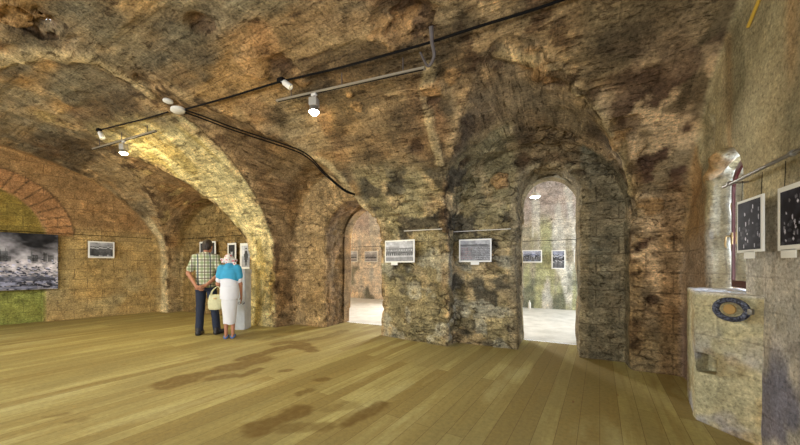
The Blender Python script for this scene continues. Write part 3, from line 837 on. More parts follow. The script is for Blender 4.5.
# big printed panel
e = empty('printed_mural_panel', (left_u(1.79) + .09, 1.79, 1.345), math.atan2(LWD[1], LWD[0]))
MB().box((0, .014, 0), (1.95, .024, 1.22), bev=.002).build('panel_board', M_DARKEDGE, e)
sheet('mural_print', 'ruins', 1.94, 1.21, .011, 9, e, -.001)
tag(e, 'large black and white mural panel of ruined buildings on the left wall', 'mural')
AL = (-7.5, 4.82, 0)
photo_at(199.5, 241.5, 215.5, 256.5, (-7.8, 4.80, 0), (1, 0), 'portrait', 12, 'small dark photograph on the alcove wall behind the man\'s head', group='photographs in the alcove', wire_z=1.97, res=.008, m=.04)
photo_at(227.5, 243, 236, 268.5, AL, (1, 0), 'portrait', 14, 'narrow dark portrait photograph between the man and the headscarf of the woman', group='photographs in the alcove', wire_z=1.97, res=.008, m=.045)
photo_at(240, 243, 252.5, 269.5, (-6.9, 4.78, 0), (1, 0), 'soldier', 16, 'upright photograph of a standing figure in dark uniform, right of the woman\'s headscarf', group='photographs in the alcove', wire_z=1.97, res=.008, m=.06)
photo_at(385, 240, 414.5, 262.5, (-2.3, 4.50, 0), (1, -.10), 'building', 18, 'photograph of a long building with a row of people on the rough stone pier', wire_z=1.80, card=1, cardx=-.1, m=.022)
photo_at(459, 239, 491.5, 262, (-1.1, 4.80, 0), (1, 0), 'parade', 20, 'photograph of marching rows with a caption card, left of the lit doorway', wire_z=1.80, card=1, m=.022)
photo_at(737, 198, 762.5, 252.2, (1.165, 3.0, 0), (0, -1), 'night', 22, 'dark photograph with pale spots on the right wall, next to the window', group='photographs on the right wall', card=1, res=.005, m=.018, wire_z=1.86)
photo_at(777.5, 181, 822, 249.5, (1.165, 2.6, 0), (0, -1), 'night', 25, 'large dark photograph on the right wall, cut off by the edge of the picture', group='photographs on the right wall', card=1, cardx=-.08, res=.005, m=.03, wire_z=1.86)
FW = (0, 9.86, 0)
photo_at(522, 250, 542, 262.5, FW, (1, 0), 'crowd', 30, 'dark blue-grey crowd photograph seen through the doorway, wider than tall', group='photographs on the far wall beyond', wire_z=1.98, res=.014, m=.03)
photo_at(551.5, 250, 565.5, 269, FW, (1, 0), 'crowd', 31, 'upright dark blue-grey photograph seen through the doorway', group='photographs on the far wall beyond', wire_z=1.98, res=.014, m=.03)
photo_at(573.8, 249.5, 588, 262.5, FW, (1, 0), 'crowd', 32, 'photograph half hidden behind the right jamb of the doorway', group='photographs on the far wall beyond', wire_z=1.98, res=.014, m=.03)
photo_at(345, 251, 357.5, 262, FW, (1, 0), 'building', 33, 'pale photograph on the far wall seen through the passage, the left one', group='photographs on the far wall beyond', wire_z=1.98, res=.014, m=.03)
photo_at(364.5, 251, 377.5, 262, FW, (1, 0), 'building', 34, 'pale photograph at the right edge of the passage opening', group='photographs on the far wall beyond', wire_z=1.98, res=.014, m=.03)

def wire(name, pts, r, mat, label, cat, group=None):
    o = MB().tube(pts, r, 6).build(name, mat, origin=pts[0]); return tag(o, label, cat, group)
lw = lambda v: (left_u(v) + .11, v, 1.985)
wire('picture_wire', [lw(1.2), lw(2.8), lw(4.36)], .006, M_BLACK, 'thin dark picture wire stretched along the left wall', 'wire')
wire('picture_wire', [(-9.25, 4.80, 1.98), (-7.6, 4.82, 1.975), (-5.98, 4.79, 1.98)], .006, M_BLACK, 'thin dark picture wire across the alcove behind the two visitors', 'wire')
wire('picture_rail', [(-1.50, 4.83, 1.80), (-.62, 4.83, 1.80)], .006, M_WHITE, 'thin pale picture rail above the parade photograph', 'rail')
wire('picture_rail', [tuple(on_plane(404, 231, (-2.2, 4.5, 0), (.1, 1, 0))), tuple(on_plane(442, 229, (-2.2, 4.47, 0), (.1, 1, 0)))], .006, M_WHITE, 'thin pale picture rail on the rough pier', 'rail')
wire('picture_wire', [(-11, 9.86, 1.985), (-5, 9.87, 1.98), (3, 9.86, 1.985)], .008, M_BLACK, 'picture wire on the far wall of the hall beyond', 'wire')
e = empty('picture_rail_pipe', (1.15, 3.28, 1.87)); 
MB().tube([(1.15, 3.30, 1.865), (1.15, .4, 1.885)], .011, 12).build('pipe', M_PIPE, e, None).location = (-1.15, -3.28, -1.87)
for y in (3.2, 2.5, 1.8, 1.1):
    b = MB().tube([(1.26, y, 1.87), (1.15, y, 1.87)], .006, 6).lathe([(.018, 0), (.018, .02)], (1.15, y - .01, 1.87), (0, 1, 0), 10); b.build('pipe_clip', M_GREYM, e).location = (-1.15, -3.28, -1.87)
tag(e, 'grey metal pipe carrying the pictures along the right wall', 'pipe')
p0, p1 = hit(748, 27, .03), hit(764, -12, .03)
wire('wooden_rod', [tuple(p0), tuple(p0.lerp(p1, .5)), tuple(p1)], .011, M_YEL, 'yellow rod sticking out high on the right wall', 'rod')

# ------------------------------------------------------------------ window, breast, sill, coil
e = bpy.data.objects.new('window_1', None); COL.objects.link(e); e['kind'] = 'structure'; e.location = (1.42, 3.6, 1.06)
def arc_loop(hw, z0, zs, hh, n=14):
    return [(-hw, z0), (hw, z0)] + [(hw * math.cos(PI * k / n), zs + hh * math.sin(PI * k / n)) for k in range(n + 1)]
def ring_prism(outer, inner, x0, x1):
    b = MB(); n = len(outer); vs = []
    for x in (x0, x1):
        vs += [(x, p[0], p[1]) for p in outer] + [(x, p[0], p[1]) for p in inner]
    fs = []
    for i in range(n):
        j = (i + 1) % n
        fs += [(i, j, n + j, n + i), (2 * n + i, 3 * n + i, 3 * n + j, 2 * n + j), (i, 2 * n + i, 2 * n + j, j), (n + i, n + j, 3 * n + j, 3 * n + i)]
    return b.add(vs, fs)
ring_prism(arc_loop(.30, .0, .88, .26), arc_loop(.285, .02, .87, .245), -.008, .016).build('window_frame', M_RED, e, None, False)
ring_prism(arc_loop(.284, .022, .87, .245), arc_loop(.262, .06, .855, .22), -.014, .010).build('casement', M_RED, e, None, False)
glass = bpy.data.materials.new('window_glass'); glass.use_nodes = True; nt = glass.node_tree; nt.nodes.clear()
o_ = nt.nodes.new('ShaderNodeOutputMaterial'); mx = nt.nodes.new('ShaderNodeMixShader'); tr = nt.nodes.new('ShaderNodeBsdfTransparent'); gl = nt.nodes.new('ShaderNodeBsdfGlossy'); fr = nt.nodes.new('ShaderNodeFresnel')
gl.inputs['Roughness'].default_value = .05; nt.links.new(fr.outputs[0], mx.inputs[0]); nt.links.new(tr.outputs[0], mx.inputs[1]); nt.links.new(gl.outputs[0], mx.inputs[2]); nt.links.new(mx.outputs[0], o_.inputs[0])
lp = arc_loop(.264, .055, .855, .225); b = MB(); n_ = len(lp)
b.add([(x, p[0], p[1]) for x in (-.004, .002) for p in lp], [tuple(range(n_)), tuple(range(n_, 2 * n_))[::-1]] + [(i, (i + 1) % n_, n_ + (i + 1) % n_, n_ + i) for i in range(n_)])
b.build('window_pane', glass, e, None, False)
MB().box((-.018, .265, .44), (.012, .024, .11), bev=.004).tube([(-.02, .265, .46), (-.05, .265, .462), (-.058, .263, .45), (-.062, .26, .37), (-.055, .258, .355)], .008, 8).build('window_handle', M_BRASS, e)

# thick breast under the window: leans out of the wall, has a pocket in it
hb = .0125; ob = np.array([.86, 2.80, -.03]); nb = (int(.68 / hb), int(1.2 / hb), int(1.16 / hb))
I = np.indices(nb).reshape(3, -1).T * hb + ob
poly = [(.985, 3.34), (1.165, 3.11), (1.32, 2.92), (1.48, 2.90), (1.48, 3.93), (1.10, 3.93)]
fd = np.full(len(I), -9.)
for (ax, ay), (bx, by) in zip(poly, poly[1:] + poly[:1]):
    L = math.hypot(bx - ax, by - ay); nx_, ny_ = (by - ay) / L, -(bx - ax) / L
    fd = np.maximum(fd, (I[:, 0] - ax) * nx_ + (I[:, 1] - ay) * ny_)
fd = np.maximum(fd, I[:, 2] - 1.055) + .012
pk = np.array(on_floor(695, 420)); hp = on_plane(704, 364, (.985, 3.34, 0), (.23, .18, 0))
dd = np.array([.18, -.23]) / math.hypot(.18, .23)
la = (I[:, 0] - hp[0]) * dd[0] + (I[:, 1] - hp[1]) * dd[1]; lb = (I[:, 0] - hp[0]) * .79 + (I[:, 1] - hp[1]) * .61
hole = np.maximum(np.maximum(np.abs(la) - .075, np.abs(I[:, 2] - hp[2]) - .075 + .12 * la), np.abs(lb) - .16)
fd = np.maximum(fd, -hole)
fd = fd + .010 * fbm(I, 3, 2, 3) + .006 * fbm(I, 14, 2, 6)
Vb, Qb = surfnets((fd).reshape(nb).astype(np.float32), ob, hb); Qb = Qb[:, ::-1]
cb_ = np.tile(lin(184, 178, 146), (len(Vb), 1))
cb_ = mixc(cb_, .7 * sstep(.05, .3, fbm(Vb, 3, 3, 9)) * sstep(.9, .4, Vb[:, 2]), lin(150, 150, 164)); cb_ = mixc(cb_, .5 * sstep(.1, .3, fbm(Vb, 4, 3, 12)), lin(158, 136, 92))
cb_ = mixc(cb_, sstep(1.02, 1.035, Vb[:, 2]), lin(226, 222, 208))
Nb, _ = vnormals(Vb, Qb)
o = mesh_np('trim_1', Vb, Qb, PLA, {'stone': cb_, 'rubble': np.zeros(len(Vb)), 'ashlar': np.full(len(Vb), .55) * sstep(1.0, .95, Vb[:, 2])}, Nb); o['kind'] = 'structure'

# coil of dark cable
c0 = Vector(on_plane(734.5, 309.5, (1.09, 3.16, 0), (.79, .61, 0))); xa = Vector((.61, -.79, 0)); za = Vector((0, 0, 1)); out = Vector((-.79, -.61, 0))
e = empty('cable_coil', c0)
M_COIL = NT('blue_black_cord'); wv = M_COIL.n('ShaderNodeTexNoise'); M_COIL.l(M_COIL.pos(), wv.inputs[0]); wv.inputs['Scale'].default_value = 90
M_COIL.l(M_COIL.ramp(wv.outputs[0], [(.42, tuple(lin(22, 24, 38))), (.66, tuple(lin(104, 110, 132)))]), M_COIL.b.inputs['Base Color']); M_COIL.b.inputs['Roughness'].default_value = .5
for k in range(6):
    ph = 2 * PI * k / 6; pts = []
    for i in range(72):
        a = 2 * PI * i / 72; rr = 1 + .13 * math.cos(ph + 5 * a)
        pts.append(xa * (.092 * rr * math.cos(a)) + za * (.070 * rr * math.sin(a)) + out * (.035 + .010 * math.sin(ph + 5 * a)))
    MB().tube(pts, .0095, 7, True).build('cord_turn', M_COIL.m, e)
MB().lathe([(.0, 0), (.036, 0), (.038, .006), (.036, .012), (.0, .012)], tuple(xa * -.018 + out * .01), out, 24).build('backing_disc', simple('tan_disc', (176, 140, 84), .7), e)
MB().box(tuple(xa * .10 + out * .035), (.05, .03, .04), rz=-.9, bev=.006).build('clip', M_GREYM, e)
tag(e, 'oval coil of blue-black cord hanging below the window sill on the right', 'cable coil')

# stub post by the pale rib
p = on_floor(253.5, 326); b = MB()
M_POST = simple('bluish_limewashed_stone', (206, 210, 212), .85, var=.3, scale=9, bump=.8)
o = empty('stone_post', (p.x + .03, p.y - .30, 0), .45)
MB().box((0, 0, .545), (.27, .26, 1.09), bev=.02).build('shaft', M_POST, o)
MB().box((0, 0, 1.14), (.29, .28, .11), bev=.03).build('cap_stone', M_POST, o)
tag(o, 'low pale square stone post at the foot of the pale arch, right of the woman', 'post')

# small white things in the hall beyond
p = on_plane(529.5, 303, (0, 9.78, 0), (0, 1, 0))
o = MB().lathe([(.035, 0), (.04, .02), (.04, .17), (.015, .20), (.015, .24)], (0, 0, 0), (0, 0, 1), 14).build('floor_lamp_stub', M_WHITE); o.location = (p[0], p[1], .005); o.name = 'white_canister'
tag(o, 'small white upright canister on the floor at the far wall, seen through the doorway', 'canister')

# ------------------------------------------------------------------ ceiling fittings
def drape(pix, off_, sub=5):
    out = []; last = [None]
    def hit(px, py, off):
        d = ray(px, py); p = globals()['hit'](px, py, off); t = (np.array(p) - EYE)[0] / d[0] if abs(d[0]) > .05 else (np.array(p) - EYE)[1] / d[1]
        if last[0] is not None and abs(t - last[0]) > .3: t = last[0]
        last[0] = t; return Vector(EYE + d * t)
    for (a, b), (c, d) in zip(pix[:-1], pix[1:]):
        for k in range(sub): out.append(hit(a + (c - a) * k / sub, b + (d - b) * k / sub, off_))
    out.append(hit(*pix[-1], off_))
    # smooth along the run so that it does not follow every kink
    q = out[:]
    for _ in range(3): q = [q[0]] + [(q[i - 1] + q[i] * 2 + q[i + 1]) / 4 for i in range(1, len(q) - 1)] + [q[-1]]
    return q
def cable(pix, r, label, off_=.07, name='black_cable'):
    P_ = drape(pix, off_); return tag(MB().tube(P_, r, 7).build(name, M_BLACK, origin=P_[0]), label, 'cable')
cable([(600, -14), (537, 9), (480, 26), (432, 42), (390, 54), (340, 68), (300, 77), (275, 83), (240, 94), (212, 102), (186, 109)], .0125, 'thick black cable running across the vault above the doorway bay')
cable([(168, 112), (145, 119), (120, 125), (100, 130)], .011, 'short black cable from the junction box towards the left white spotlight')
for dx, dy, l in ((0, -1.2, 'upper of the two black cables curving down from the junction box to the pier'), (0, 1.6, 'lower of the two black cables curving down from the junction box to the pier')):
    cable([(185 + dx, 111 + dy), (205, 118 + dy), (228, 127 + dy), (255, 136 + dy), (280, 144 + dy), (300, 151 + dy), (312, 159 + dy), (322, 171 + dy * .7), (333, 181 + dy * .6), (345, 191 + dy * .5), (355, 194.5 + dy * .3)], .011, l)

def on_vault(px, py, back=.06): return hit(px, py, back)
p = on_vault(178, 110, .05); d_in = (Vector(EYE) - p).normalized()
o = MB().lathe([(.10, -.03), (.12, -.02), (.12, .02), (.10, .035)], (0, 0, 0), (0, 0, -1), 24).build('junction_box', M_WHITE); o.location = p; o.scale = (.95, .72, .8)
tag(o, 'larger oval white junction box where the ceiling cables meet', 'junction box')
p = on_vault(168, 101, .05)
o = MB().lathe([(.075, -.02), (.085, 0), (.08, .02), (.05, .035)], (0, 0, 0), (0, 0, -1), 24).build('smoke_detector', M_WHITE); o.location = p; o.scale = (.75, .75, .75)
tag(o, 'smaller round white detector just above the junction box', 'detector')

M_BULB = simple('lit_bulb', (255, 250, 225), emit=(1, .95, .72), es=60, var=0)
M_CLEAR = simple('pale_lamp_housing', (190, 186, 176), .25, .3, .05)
def track_lamp(pa, pb, pl, label_r, label_l, group_l, power, head=.09, drop=.19):
    """a rail between two points of the vault and a lit lamp hanging from it"""
    A, B = Vector(pa), Vector(pb); d = (B - A).normalized(); L = (B - A).length
    e = empty('track_rail', A)
    side = d.cross(Vector((0, 0, 1))).normalized(); up = side.cross(d)
    def bar(w, h, o0, a, b):
        v = []
        for t in (a, b):
            for sx, sz in ((-1, -1), (1, -1), (1, 1), (-1, 1)): v.append(d * t + side * (sx * w / 2) + up * (o0 + sz * h / 2))
        return MB().add(v, [(0, 1, 2, 3), (7, 6, 5, 4), (0, 4, 5, 1), (1, 5, 6, 2), (2, 6, 7, 3), (3, 7, 4, 0)])
    bar(.036, .022, 0, 0, L).build('rail_body', M_RAIL, e, None, False)
    bar(.012, .006, -.014, .02, L - .02).build('rail_slot', M_BLACK, e, None, False)
    for t in (.12, .5, .88):
        MB().tube([d * (t * L) + up * .01, d * (t * L) + Vector((0, 0, .16))], .006, 6).build('hanger', M_IRON, e)
    tag(e, label_r, 'lighting rail')
    t = max(.02, min(L - .02, (Vector(pl) - A).dot(d))); C0 = A + d * t
    l = empty('track_spotlight', C0)
    MB().box((0, 0, -.025), (.07, .035, .03), rz=math.atan2(d.y, d.x), bev=.004).build('adapter', M_WHITE, l)
    MB().tube([(0, 0, -.03), (0, 0, -.07)], .008, 8).build('stem', M_GREYM, l)
    MB().box((0, 0, -.12), (head, head, .10), rz=.3, bev=.01).build('lamp_housing', M_CLEAR, l)
    MB().lathe([(.03, -.165), (head * .5, -.17), (head * .62, -drop), (head * .58, -drop - .004), (head * .42, -.172)], (0, 0, 0), (0, 0, 1), 24).build('lamp_shade', M_GREYM, l)
    MB().lathe([(.02, -.165), (head * .48, -.178), (head * .60, -drop - .006), (head * .45, -drop - .03), (.004, -drop - .042)], (0, 0, 0), (0, 0, 1), 24).build('lit_bulb', M_BULB, l)
    tag(l, label_l, 'spotlight', group_l)
    return C0 + Vector((0, 0, -drop - .05))
LG = 'lit spotlights on the ceiling rails'
ra, rb = hit(277, 101, .16), hit(425, 68, .16)
d_ = ray(323, 96); tt = 3.9
L1 = track_lamp(ra, rb, ra.lerp(rb, .30), 'long pale lighting rail hanging under the middle of the vault', 'lit spotlight with a boxy housing on the long ceiling rail', LG, 60, .10, .23)
ra, rb = hit(93, 149, .16), hit(156, 131, .16)
L2 = track_lamp(ra, rb, ra.lerp(rb, .53), 'shorter grey lighting rail on the left of the vault', 'lit spotlight on the shorter left rail, above the alcove', LG, 60, .095, .22)
# white unlit cylinder spots
def white_spot(px, py, dirv, label):
    p = hit(px, py, .10); e = empty('cylinder_spotlight', p); dv = Vector(dirv).normalized()
    MB().box((0, 0, 0), (.09, .06, .04), bev=.006).build('mount', M_BLACK, e)
    MB().tube([(0, 0, -.01), dv * .05], .012, 8).build('stem', M_GREYM, e)
    MB().lathe([(.028, .04), (.036, .05), (.038, .15), (.034, .155), (.030, .13)], (0, 0, 0), dv, 18).build('lamp_head', M_WHITE, e)
    tag(e, label, 'spotlight', 'unlit white spotlights')
white_spot(281, 80, (.75, .35, -.62), 'unlit white cylinder spotlight hanging from the thick black cable')
white_spot(99, 130, (.35, .2, -.95), 'unlit white spotlight at the left end of the short black cable')
# lamps out of the frame on the same rails
# iron hook at the end of the long rail
q0, q1, q2, q3, q4 = [hit(*a) for a in ((431, 26, .05), (432, 42, .12), (434, 56, .2), (428, 66, .25), (420, 52, .22))]
def bez(P_, n=8):
    o = []
    for i in range(len(P_) - 1):
        a = P_[max(i - 1, 0)]; b = P_[i]; c = P_[i + 1]; d = P_[min(i + 2, len(P_) - 1)]
        for k in range(n):
            t = k / n; o.append(((b * 2) + (c - a) * t + (a * 2 - b * 5 + c * 4 - d) * t * t + (b * 3 - a - c * 3 + d) * t ** 3) / 2)
    return o + [P_[-1]]
pts = bez([q0, q1, q2, q3, q4]); n_ = len(pts)
tag(MB().tube(pts, [.022 - .012 * i / n_ for i in range(n_)], 8).build('iron_hook', M_IRON, origin=q0), 'grey iron hook hanging from the broken vault at the end of the long rail', 'hook')

# lamp in the hall beyond
pz = Vector(on_plane(535, 197, (0, 7.3, 0), (0, 1, 0)))
e = empty('track_spotlight', pz)
MB().tube([(0, 0, .05), (0, 0, 4.3 - pz.z)], .012, 8).build('hanging_rod', M_GREYM, e)
MB().lathe([(.03, .10), (.05, .08), (.11, .02), (.115, .0), (.10, .0)], (0, 0, 0), (0, 0, 1), 20).build('lamp_shade', M_WHITE, e)
MB().lathe([(.02, .03), (.09, .01), (.09, -.005), (.004, -.03)], (0, 0, 0), (0, 0, 1), 20).build('lit_bulb', M_BULB, e)
tag(e, 'small lit hanging lamp seen at the top of the doorway opening', 'lamp')
# ------------------------------------------------------------------ people, grown as one smooth field each
class SDF:
    def __init__(s, lo, hi, h):
        s.lo = np.array(lo, float); s.h = h; s.n = [int(math.ceil((b - a) / h)) + 1 for a, b in zip(lo, hi)]
        s.F = np.full(s.n, .15, np.float32); s.ax = [s.lo[i] + np.arange(s.n[i]) * h for i in range(3)]
    def _win(s, lo, hi):
        sl = []
        for i in range(3):
            a = max(0, int((lo[i] - s.lo[i]) / s.h)); b = min(s.n[i], int((hi[i] - s.lo[i]) / s.h) + 2)
            if b <= a: return None
            sl.append(slice(a, b))
        return tuple(sl), np.meshgrid(*[s.ax[i][sl[i]] for i in range(3)], indexing='ij')
    def _put(s, w, d, k, sub=False):
        sl = w[0]; a = s.F[sl]
        if sub: s.F[sl] = np.maximum(a, -d); return
        if k <= 0: s.F[sl] = np.minimum(a, d); return
        h = np.clip(.5 + .5 * (d - a) / k, 0, 1); s.F[sl] = a * h + d * (1 - h) - k * h * (1 - h)
    def cap(s, a, b, ra, rb=None, k=.02, flat=None):
        a = np.array(a, float); b = np.array(b, float); rb = ra if rb is None else rb; m = max(ra, rb) * 1.6 + k + .02
        w = s._win(np.minimum(a, b) - m, np.maximum(a, b) + m)
        if not w: return s
        X, Y, Z = w[1]; ab = b - a; L = max(ab @ ab, 1e-9)
        t = np.clip(((X - a[0]) * ab[0] + (Y - a[1]) * ab[1] + (Z - a[2]) * ab[2]) / L, 0, 1)
        dx, dy, dz = X - a[0] - t * ab[0], Y - a[1] - t * ab[1], Z - a[2] - t * ab[2]
        if flat: dx, dy, dz = dx / flat[0], dy / flat[1], dz / flat[2]
        s._put(w, np.sqrt(dx * dx + dy * dy + dz * dz) - (ra + (rb - ra) * t), k); return s
    def ell(s, c, r, k=.02, sub=False, rot=None):
        c = np.array(c, float); m = max(r) + k + .03; w = s._win(c - m, c + m)
        if not w: return s
        q = np.stack([w[1][i] - c[i] for i in range(3)], -1)
        if rot is not None: q = q @ np.array(rot)
        q = q / np.array(r); l = np.sqrt((q ** 2).sum(-1)); s._put(w, (l - 1) * min(r), k, sub); return s
    def lofts(s, secs, k=.015):
        """stack of elliptic sections (cx, cy, z, rx, ry), smoothly joined"""
        secs = np.array(secs, float); lo = [(secs[:, 0] - secs[:, 3]).min() - .05, (secs[:, 1] - secs[:, 4]).min() - .05, secs[0, 2] - .03]
        hi = [(secs[:, 0] + secs[:, 3]).max() + .05, (secs[:, 1] + secs[:, 4]).max() + .05, secs[-1, 2] + .03]
        w = s._win(lo, hi); X, Y, Z = w[1]; zz = Z[0, 0, :]
        g_ = [np.interp(zz, secs[:, 2], secs[:, i])[None, None, :] for i in (0, 1, 3, 4)]
        # soften the interpolation
        d = (np.sqrt(((X - g_[0]) / g_[2]) ** 2 + ((Y - g_[1]) / g_[3]) ** 2) - 1) * np.minimum(g_[2], g_[3])
        d = np.maximum(d, np.maximum(secs[0, 2] - Z, Z - secs[-1, 2])); s._put(w, d, k); return s
    def clip(s, fn):
        X, Y, Z = np.meshgrid(*s.ax, indexing='ij', sparse=True); s.F = np.maximum(s.F, fn(X, Y, Z)).astype(np.float32); return s
    def wrinkle(s, amp, sc, seed, st=(1, 1, 1)):
        n = np.argwhere(np.abs(s.F) < .03); P = n * s.h + s.lo; s.F[tuple(n.T)] += (amp * fbm(P, sc, 2, seed, st)).astype(np.float32); return s
    def build(s, name, mat, parent, attrs=None, prm=None):
        s.F[[0, -1]] = .1; s.F[:, [0, -1]] = .1; s.F[:, :, [0, -1]] = .1
        V_, Q_ = surfnets(-s.F, s.lo, s.h)
        # relax a little
        for _ in range(1):
            acc = np.zeros_like(V_); c = np.zeros(len(V_))
            for i in range(4):
                j = (i + 1) % 4
                for kk in range(3): acc[:, kk] += np.bincount(Q_[:, i], V_[Q_[:, j], kk], len(V_)); 
                c += np.bincount(Q_[:, i], minlength=len(V_))
            V_ = .5 * V_ + .5 * acc / np.maximum(c, 1)[:, None]
        Q_ = Q_[:, ::-1] if False else Q_
        o = mesh_np(name, V_, Q_, mat); o.parent = parent
        return o

def hand(S, wrist, palm_end, side, thumb_dir, curl, r=.0085):
    """palm and five fingers; side = direction across the knuckles, curl = where the fingers bend to"""
    w = Vector(wrist); p = Vector(palm_end); sd = Vector(side).normalized(); cu = Vector(curl).normalized(); d = (p - w).normalized()
    for t in (-.028, -.01, .01, .028): S.cap(w + sd * t * .6, p + sd * t, .013, .012, .01)
    for i, (t, L) in enumerate(((-.030, .066), (-.011, .078), (.010, .074), (.030, .058))):
        a = p + sd * t; b = a + (d * .75 + cu * .45) * L * .5; c = b + (d * .15 + cu * 1.0) * L * .5
        S.cap(a, b, r, r * .95, .004).cap(b, c, r * .95, r * .8, .003)
    td = Vector(thumb_dir).normalized(); a = w.lerp(p, .35) - sd * .022; b = a + (td + d * .5).normalized() * .042; c = b + (td * .4 + d * .8 + cu * .4).normalized() * .03
    S.cap(a, b, .012, .010, .008).cap(b, c, .010, .008, .004)

M_SKIN = simple('tanned_skin', (176, 122, 92), .55, var=.06, scale=30)
M_HAIR = simple('dark_brown_hair', (48, 36, 28), .6, var=.35, scale=60, bump=.4)
M_JEANS = simple('dark_blue_jeans', (34, 42, 60), .85, var=.25, scale=25, bump=.3)
M_SHOE = simple('black_leather', (34, 32, 32), .45, var=.1)
M_SOLE = simple('dark_rubber_sole', (58, 54, 50), .8, var=.1)
M_BLOUSE = simple('white_cotton', (226, 226, 230), .85, var=.05, scale=14, bump=.2)
M_SKIRT = simple('white_linen', (222, 222, 224), .85, var=.05, scale=14, bump=.25)
M_SHAWL = simple('turquoise_blue_shawl', (60, 160, 200), .8, var=.15, scale=18, bump=.3)
M_SAND = simple('blue_sandal', (66, 110, 170), .5, var=.1)
M_BAG = simple('cream_bag_fabric', (206, 202, 160), .75, var=.18, scale=26, bump=.4)
M_EYE = simple('eye', (220, 215, 205), .3, var=0)
def plaid():
    t = NT('green_brown_plaid'); p = t.pos(obj=True); sx = t.n('ShaderNodeSeparateXYZ'); t.l(p, sx.inputs[0])
    def stripes(co, per, ph, wd):
        a = t.math('FRACT', t.math('ADD', t.math('MULTIPLY', co, 1 / per), ph)); return t.math('LESS_THAN', a, wd)
    ax = t.math('ADD', sx.outputs[0], t.math('MULTIPLY', sx.outputs[1], .6))
    c = tuple(lin(214, 214, 192)); G = tuple(lin(112, 130, 78)); B = tuple(lin(86, 68, 52)); Wc = tuple(lin(44, 70, 92))
    x = t.mix(t.math('MULTIPLY', stripes(ax, .11, .1, .38), .6), c, G); x = t.mix(t.math('MULTIPLY', stripes(sx.outputs[2], .11, .3, .38), .6), x, G)
    x = t.mix(t.math('MULTIPLY', stripes(ax, .11, .55, .2), .75), x, B); x = t.mix(t.math('MULTIPLY', stripes(sx.outputs[2], .11, .75, .2), .75), x, B)
    x = t.mix(t.math('MULTIPLY', stripes(ax, .22, .8, .07), .8), x, Wc)
    t.l(x, t.b.inputs['Base Color']); t.b.inputs['Roughness'].default_value = .85; return t.m
def scarfm():
    t = NT('white_pink_scarf'); v = t.n('ShaderNodeTexVoronoi'); t.l(t.pos(obj=True), v.inputs[0]); v.inputs['Scale'].default_value = 20
    t.l(t.ramp(v.outputs[0], [(.30, tuple(lin(214, 110, 120))), (.46, tuple(lin(232, 226, 220)))]), t.b.inputs['Base Color']); t.b.inputs['Roughness'].default_value = .85; return t.m

def head_of(S, c, yaw, pitch, s=1.0):
    """skull with face; local +y is the way the face looks"""
    R = (Matrix.Rotation(yaw, 3, 'Z') @ Matrix.Rotation(pitch, 3, 'X')); T = lambda x, y, z: tuple(Vector(c) + R @ Vector((x * s, y * s, z * s)))
    rot = [[R[i][j] for j in range(3)] for i in range(3)]
    S.ell(T(0, -.012, .02), (.077 * s, .097 * s, .098 * s), .01, rot=rot)
    S.ell(T(0, .035, -.04), (.060 * s, .062 * s, .075 * s), .02, rot=rot)
    S.cap(T(0, .085, .005), T(0, .112, -.028), .010 * s, .015 * s, .012)          # nose
    S.cap(T(-.022, .088, -.062), T(.022, .088, -.062), .008 * s, None, .006)       # lips
    S.cap(T(-.035, .080, .028), T(.035, .080, .028), .012 * s, None, .012)         # brow
    for sx in (-1, 1):
        S.ell(T(sx * .080, -.005, -.008), (.010 * s, .022 * s, .034 * s), .006, rot=rot)
        S.ell(T(sx * .031, .098, .010), (.014 * s, .012 * s, .010 * s), 0, True, rot)
    return R, T, rot

# ---- the man
g0 = on_floor(206, 334.5); RZ = math.atan2(g0.y, g0.x) - PI / 2 + .0
man = empty('person', (g0.x, g0.y, 0), ANG + .20)
HB = .0075
S = SDF((-.42, -.34, -.01), (.46, .40, 1.80), HB)
sh = 1.395
LS, RS = (-.185, .0, sh), (.185, .01, sh)
LE, RE = (-.275, -.08, 1.12), (.285, -.07, 1.12)
LW_, RW_ = (-.085, -.205, .885), (.075, -.200, .905)
HPL, HPR = (-.085, .0, .90), (.085, .0, .90)
KL, KR = (-.105, .02, .48), (.14, .03, .48)
AL_, AR_ = (-.115, -.02, .085), (.20, -.01, .085)
def torso(S, gr=0.0):
    S.lofts([(0, 0, .84, .150 + gr, .110 + gr), (0, .0, .93, .165 + gr, .122 + gr), (0, .01, 1.02, .160 + gr, .122 + gr), (0, .015, 1.12, .158 + gr, .120 + gr), (0, .01, 1.24, .172 + gr, .118 + gr),
             (0, 0, 1.33, .176 + gr, .105 + gr), (0, -.005, 1.39, .155 + gr, .088 + gr), (0, 0, 1.43, .11 + gr, .07 + gr), (0, 0, 1.47, .06 + gr, .055 + gr)], .03)
    S.cap((0, -.005, 1.445), (-.15, 0, 1.405), .05 + gr, .05 + gr, .03).cap((0, -.005, 1.445), (.15, 0, 1.405), .05 + gr, .05 + gr, .03)
    S.cap((-.15, 0, sh), LS, .058 + gr, .056 + gr, .03).cap((.15, 0, sh), RS, .058 + gr, .056 + gr, .03)
torso(S)
S.cap((0, 0, 1.44), (.01, .03, 1.56), .056, .052, .03)
R_, T_, rot_ = head_of(S, (.015, .05, 1.605), -.15, -.28)
for A, E_, Wr in ((LS, LE, LW_), (RS, RE, RW_)):
    S.cap(A, E_, .050, .040, .02).cap(E_, Wr, .041, .027, .015)
for Hp, K, A in ((HPL, KL, AL_), (HPR, KR, AR_)):
    S.cap(Hp, K, .085, .055, .03).cap(K, A, .056, .037, .02)
S.cap((-.115, -.05, .05), (-.125, .13, .035), .036, .030, .02).cap((.20, -.04, .05), (.26, .12, .035), .036, .030, .02)
hand(S, LW_, (-.010, -.235, .855), (.2, .1, .9), (-.1, -.6, .6), (.5, .9, 0))
hand(S, RW_, (.000, -.262, .875), (.2, -.1, .9), (.1, -.6, .5), (-.6, -.2, .1))
S.build('body', M_SKIN, man)
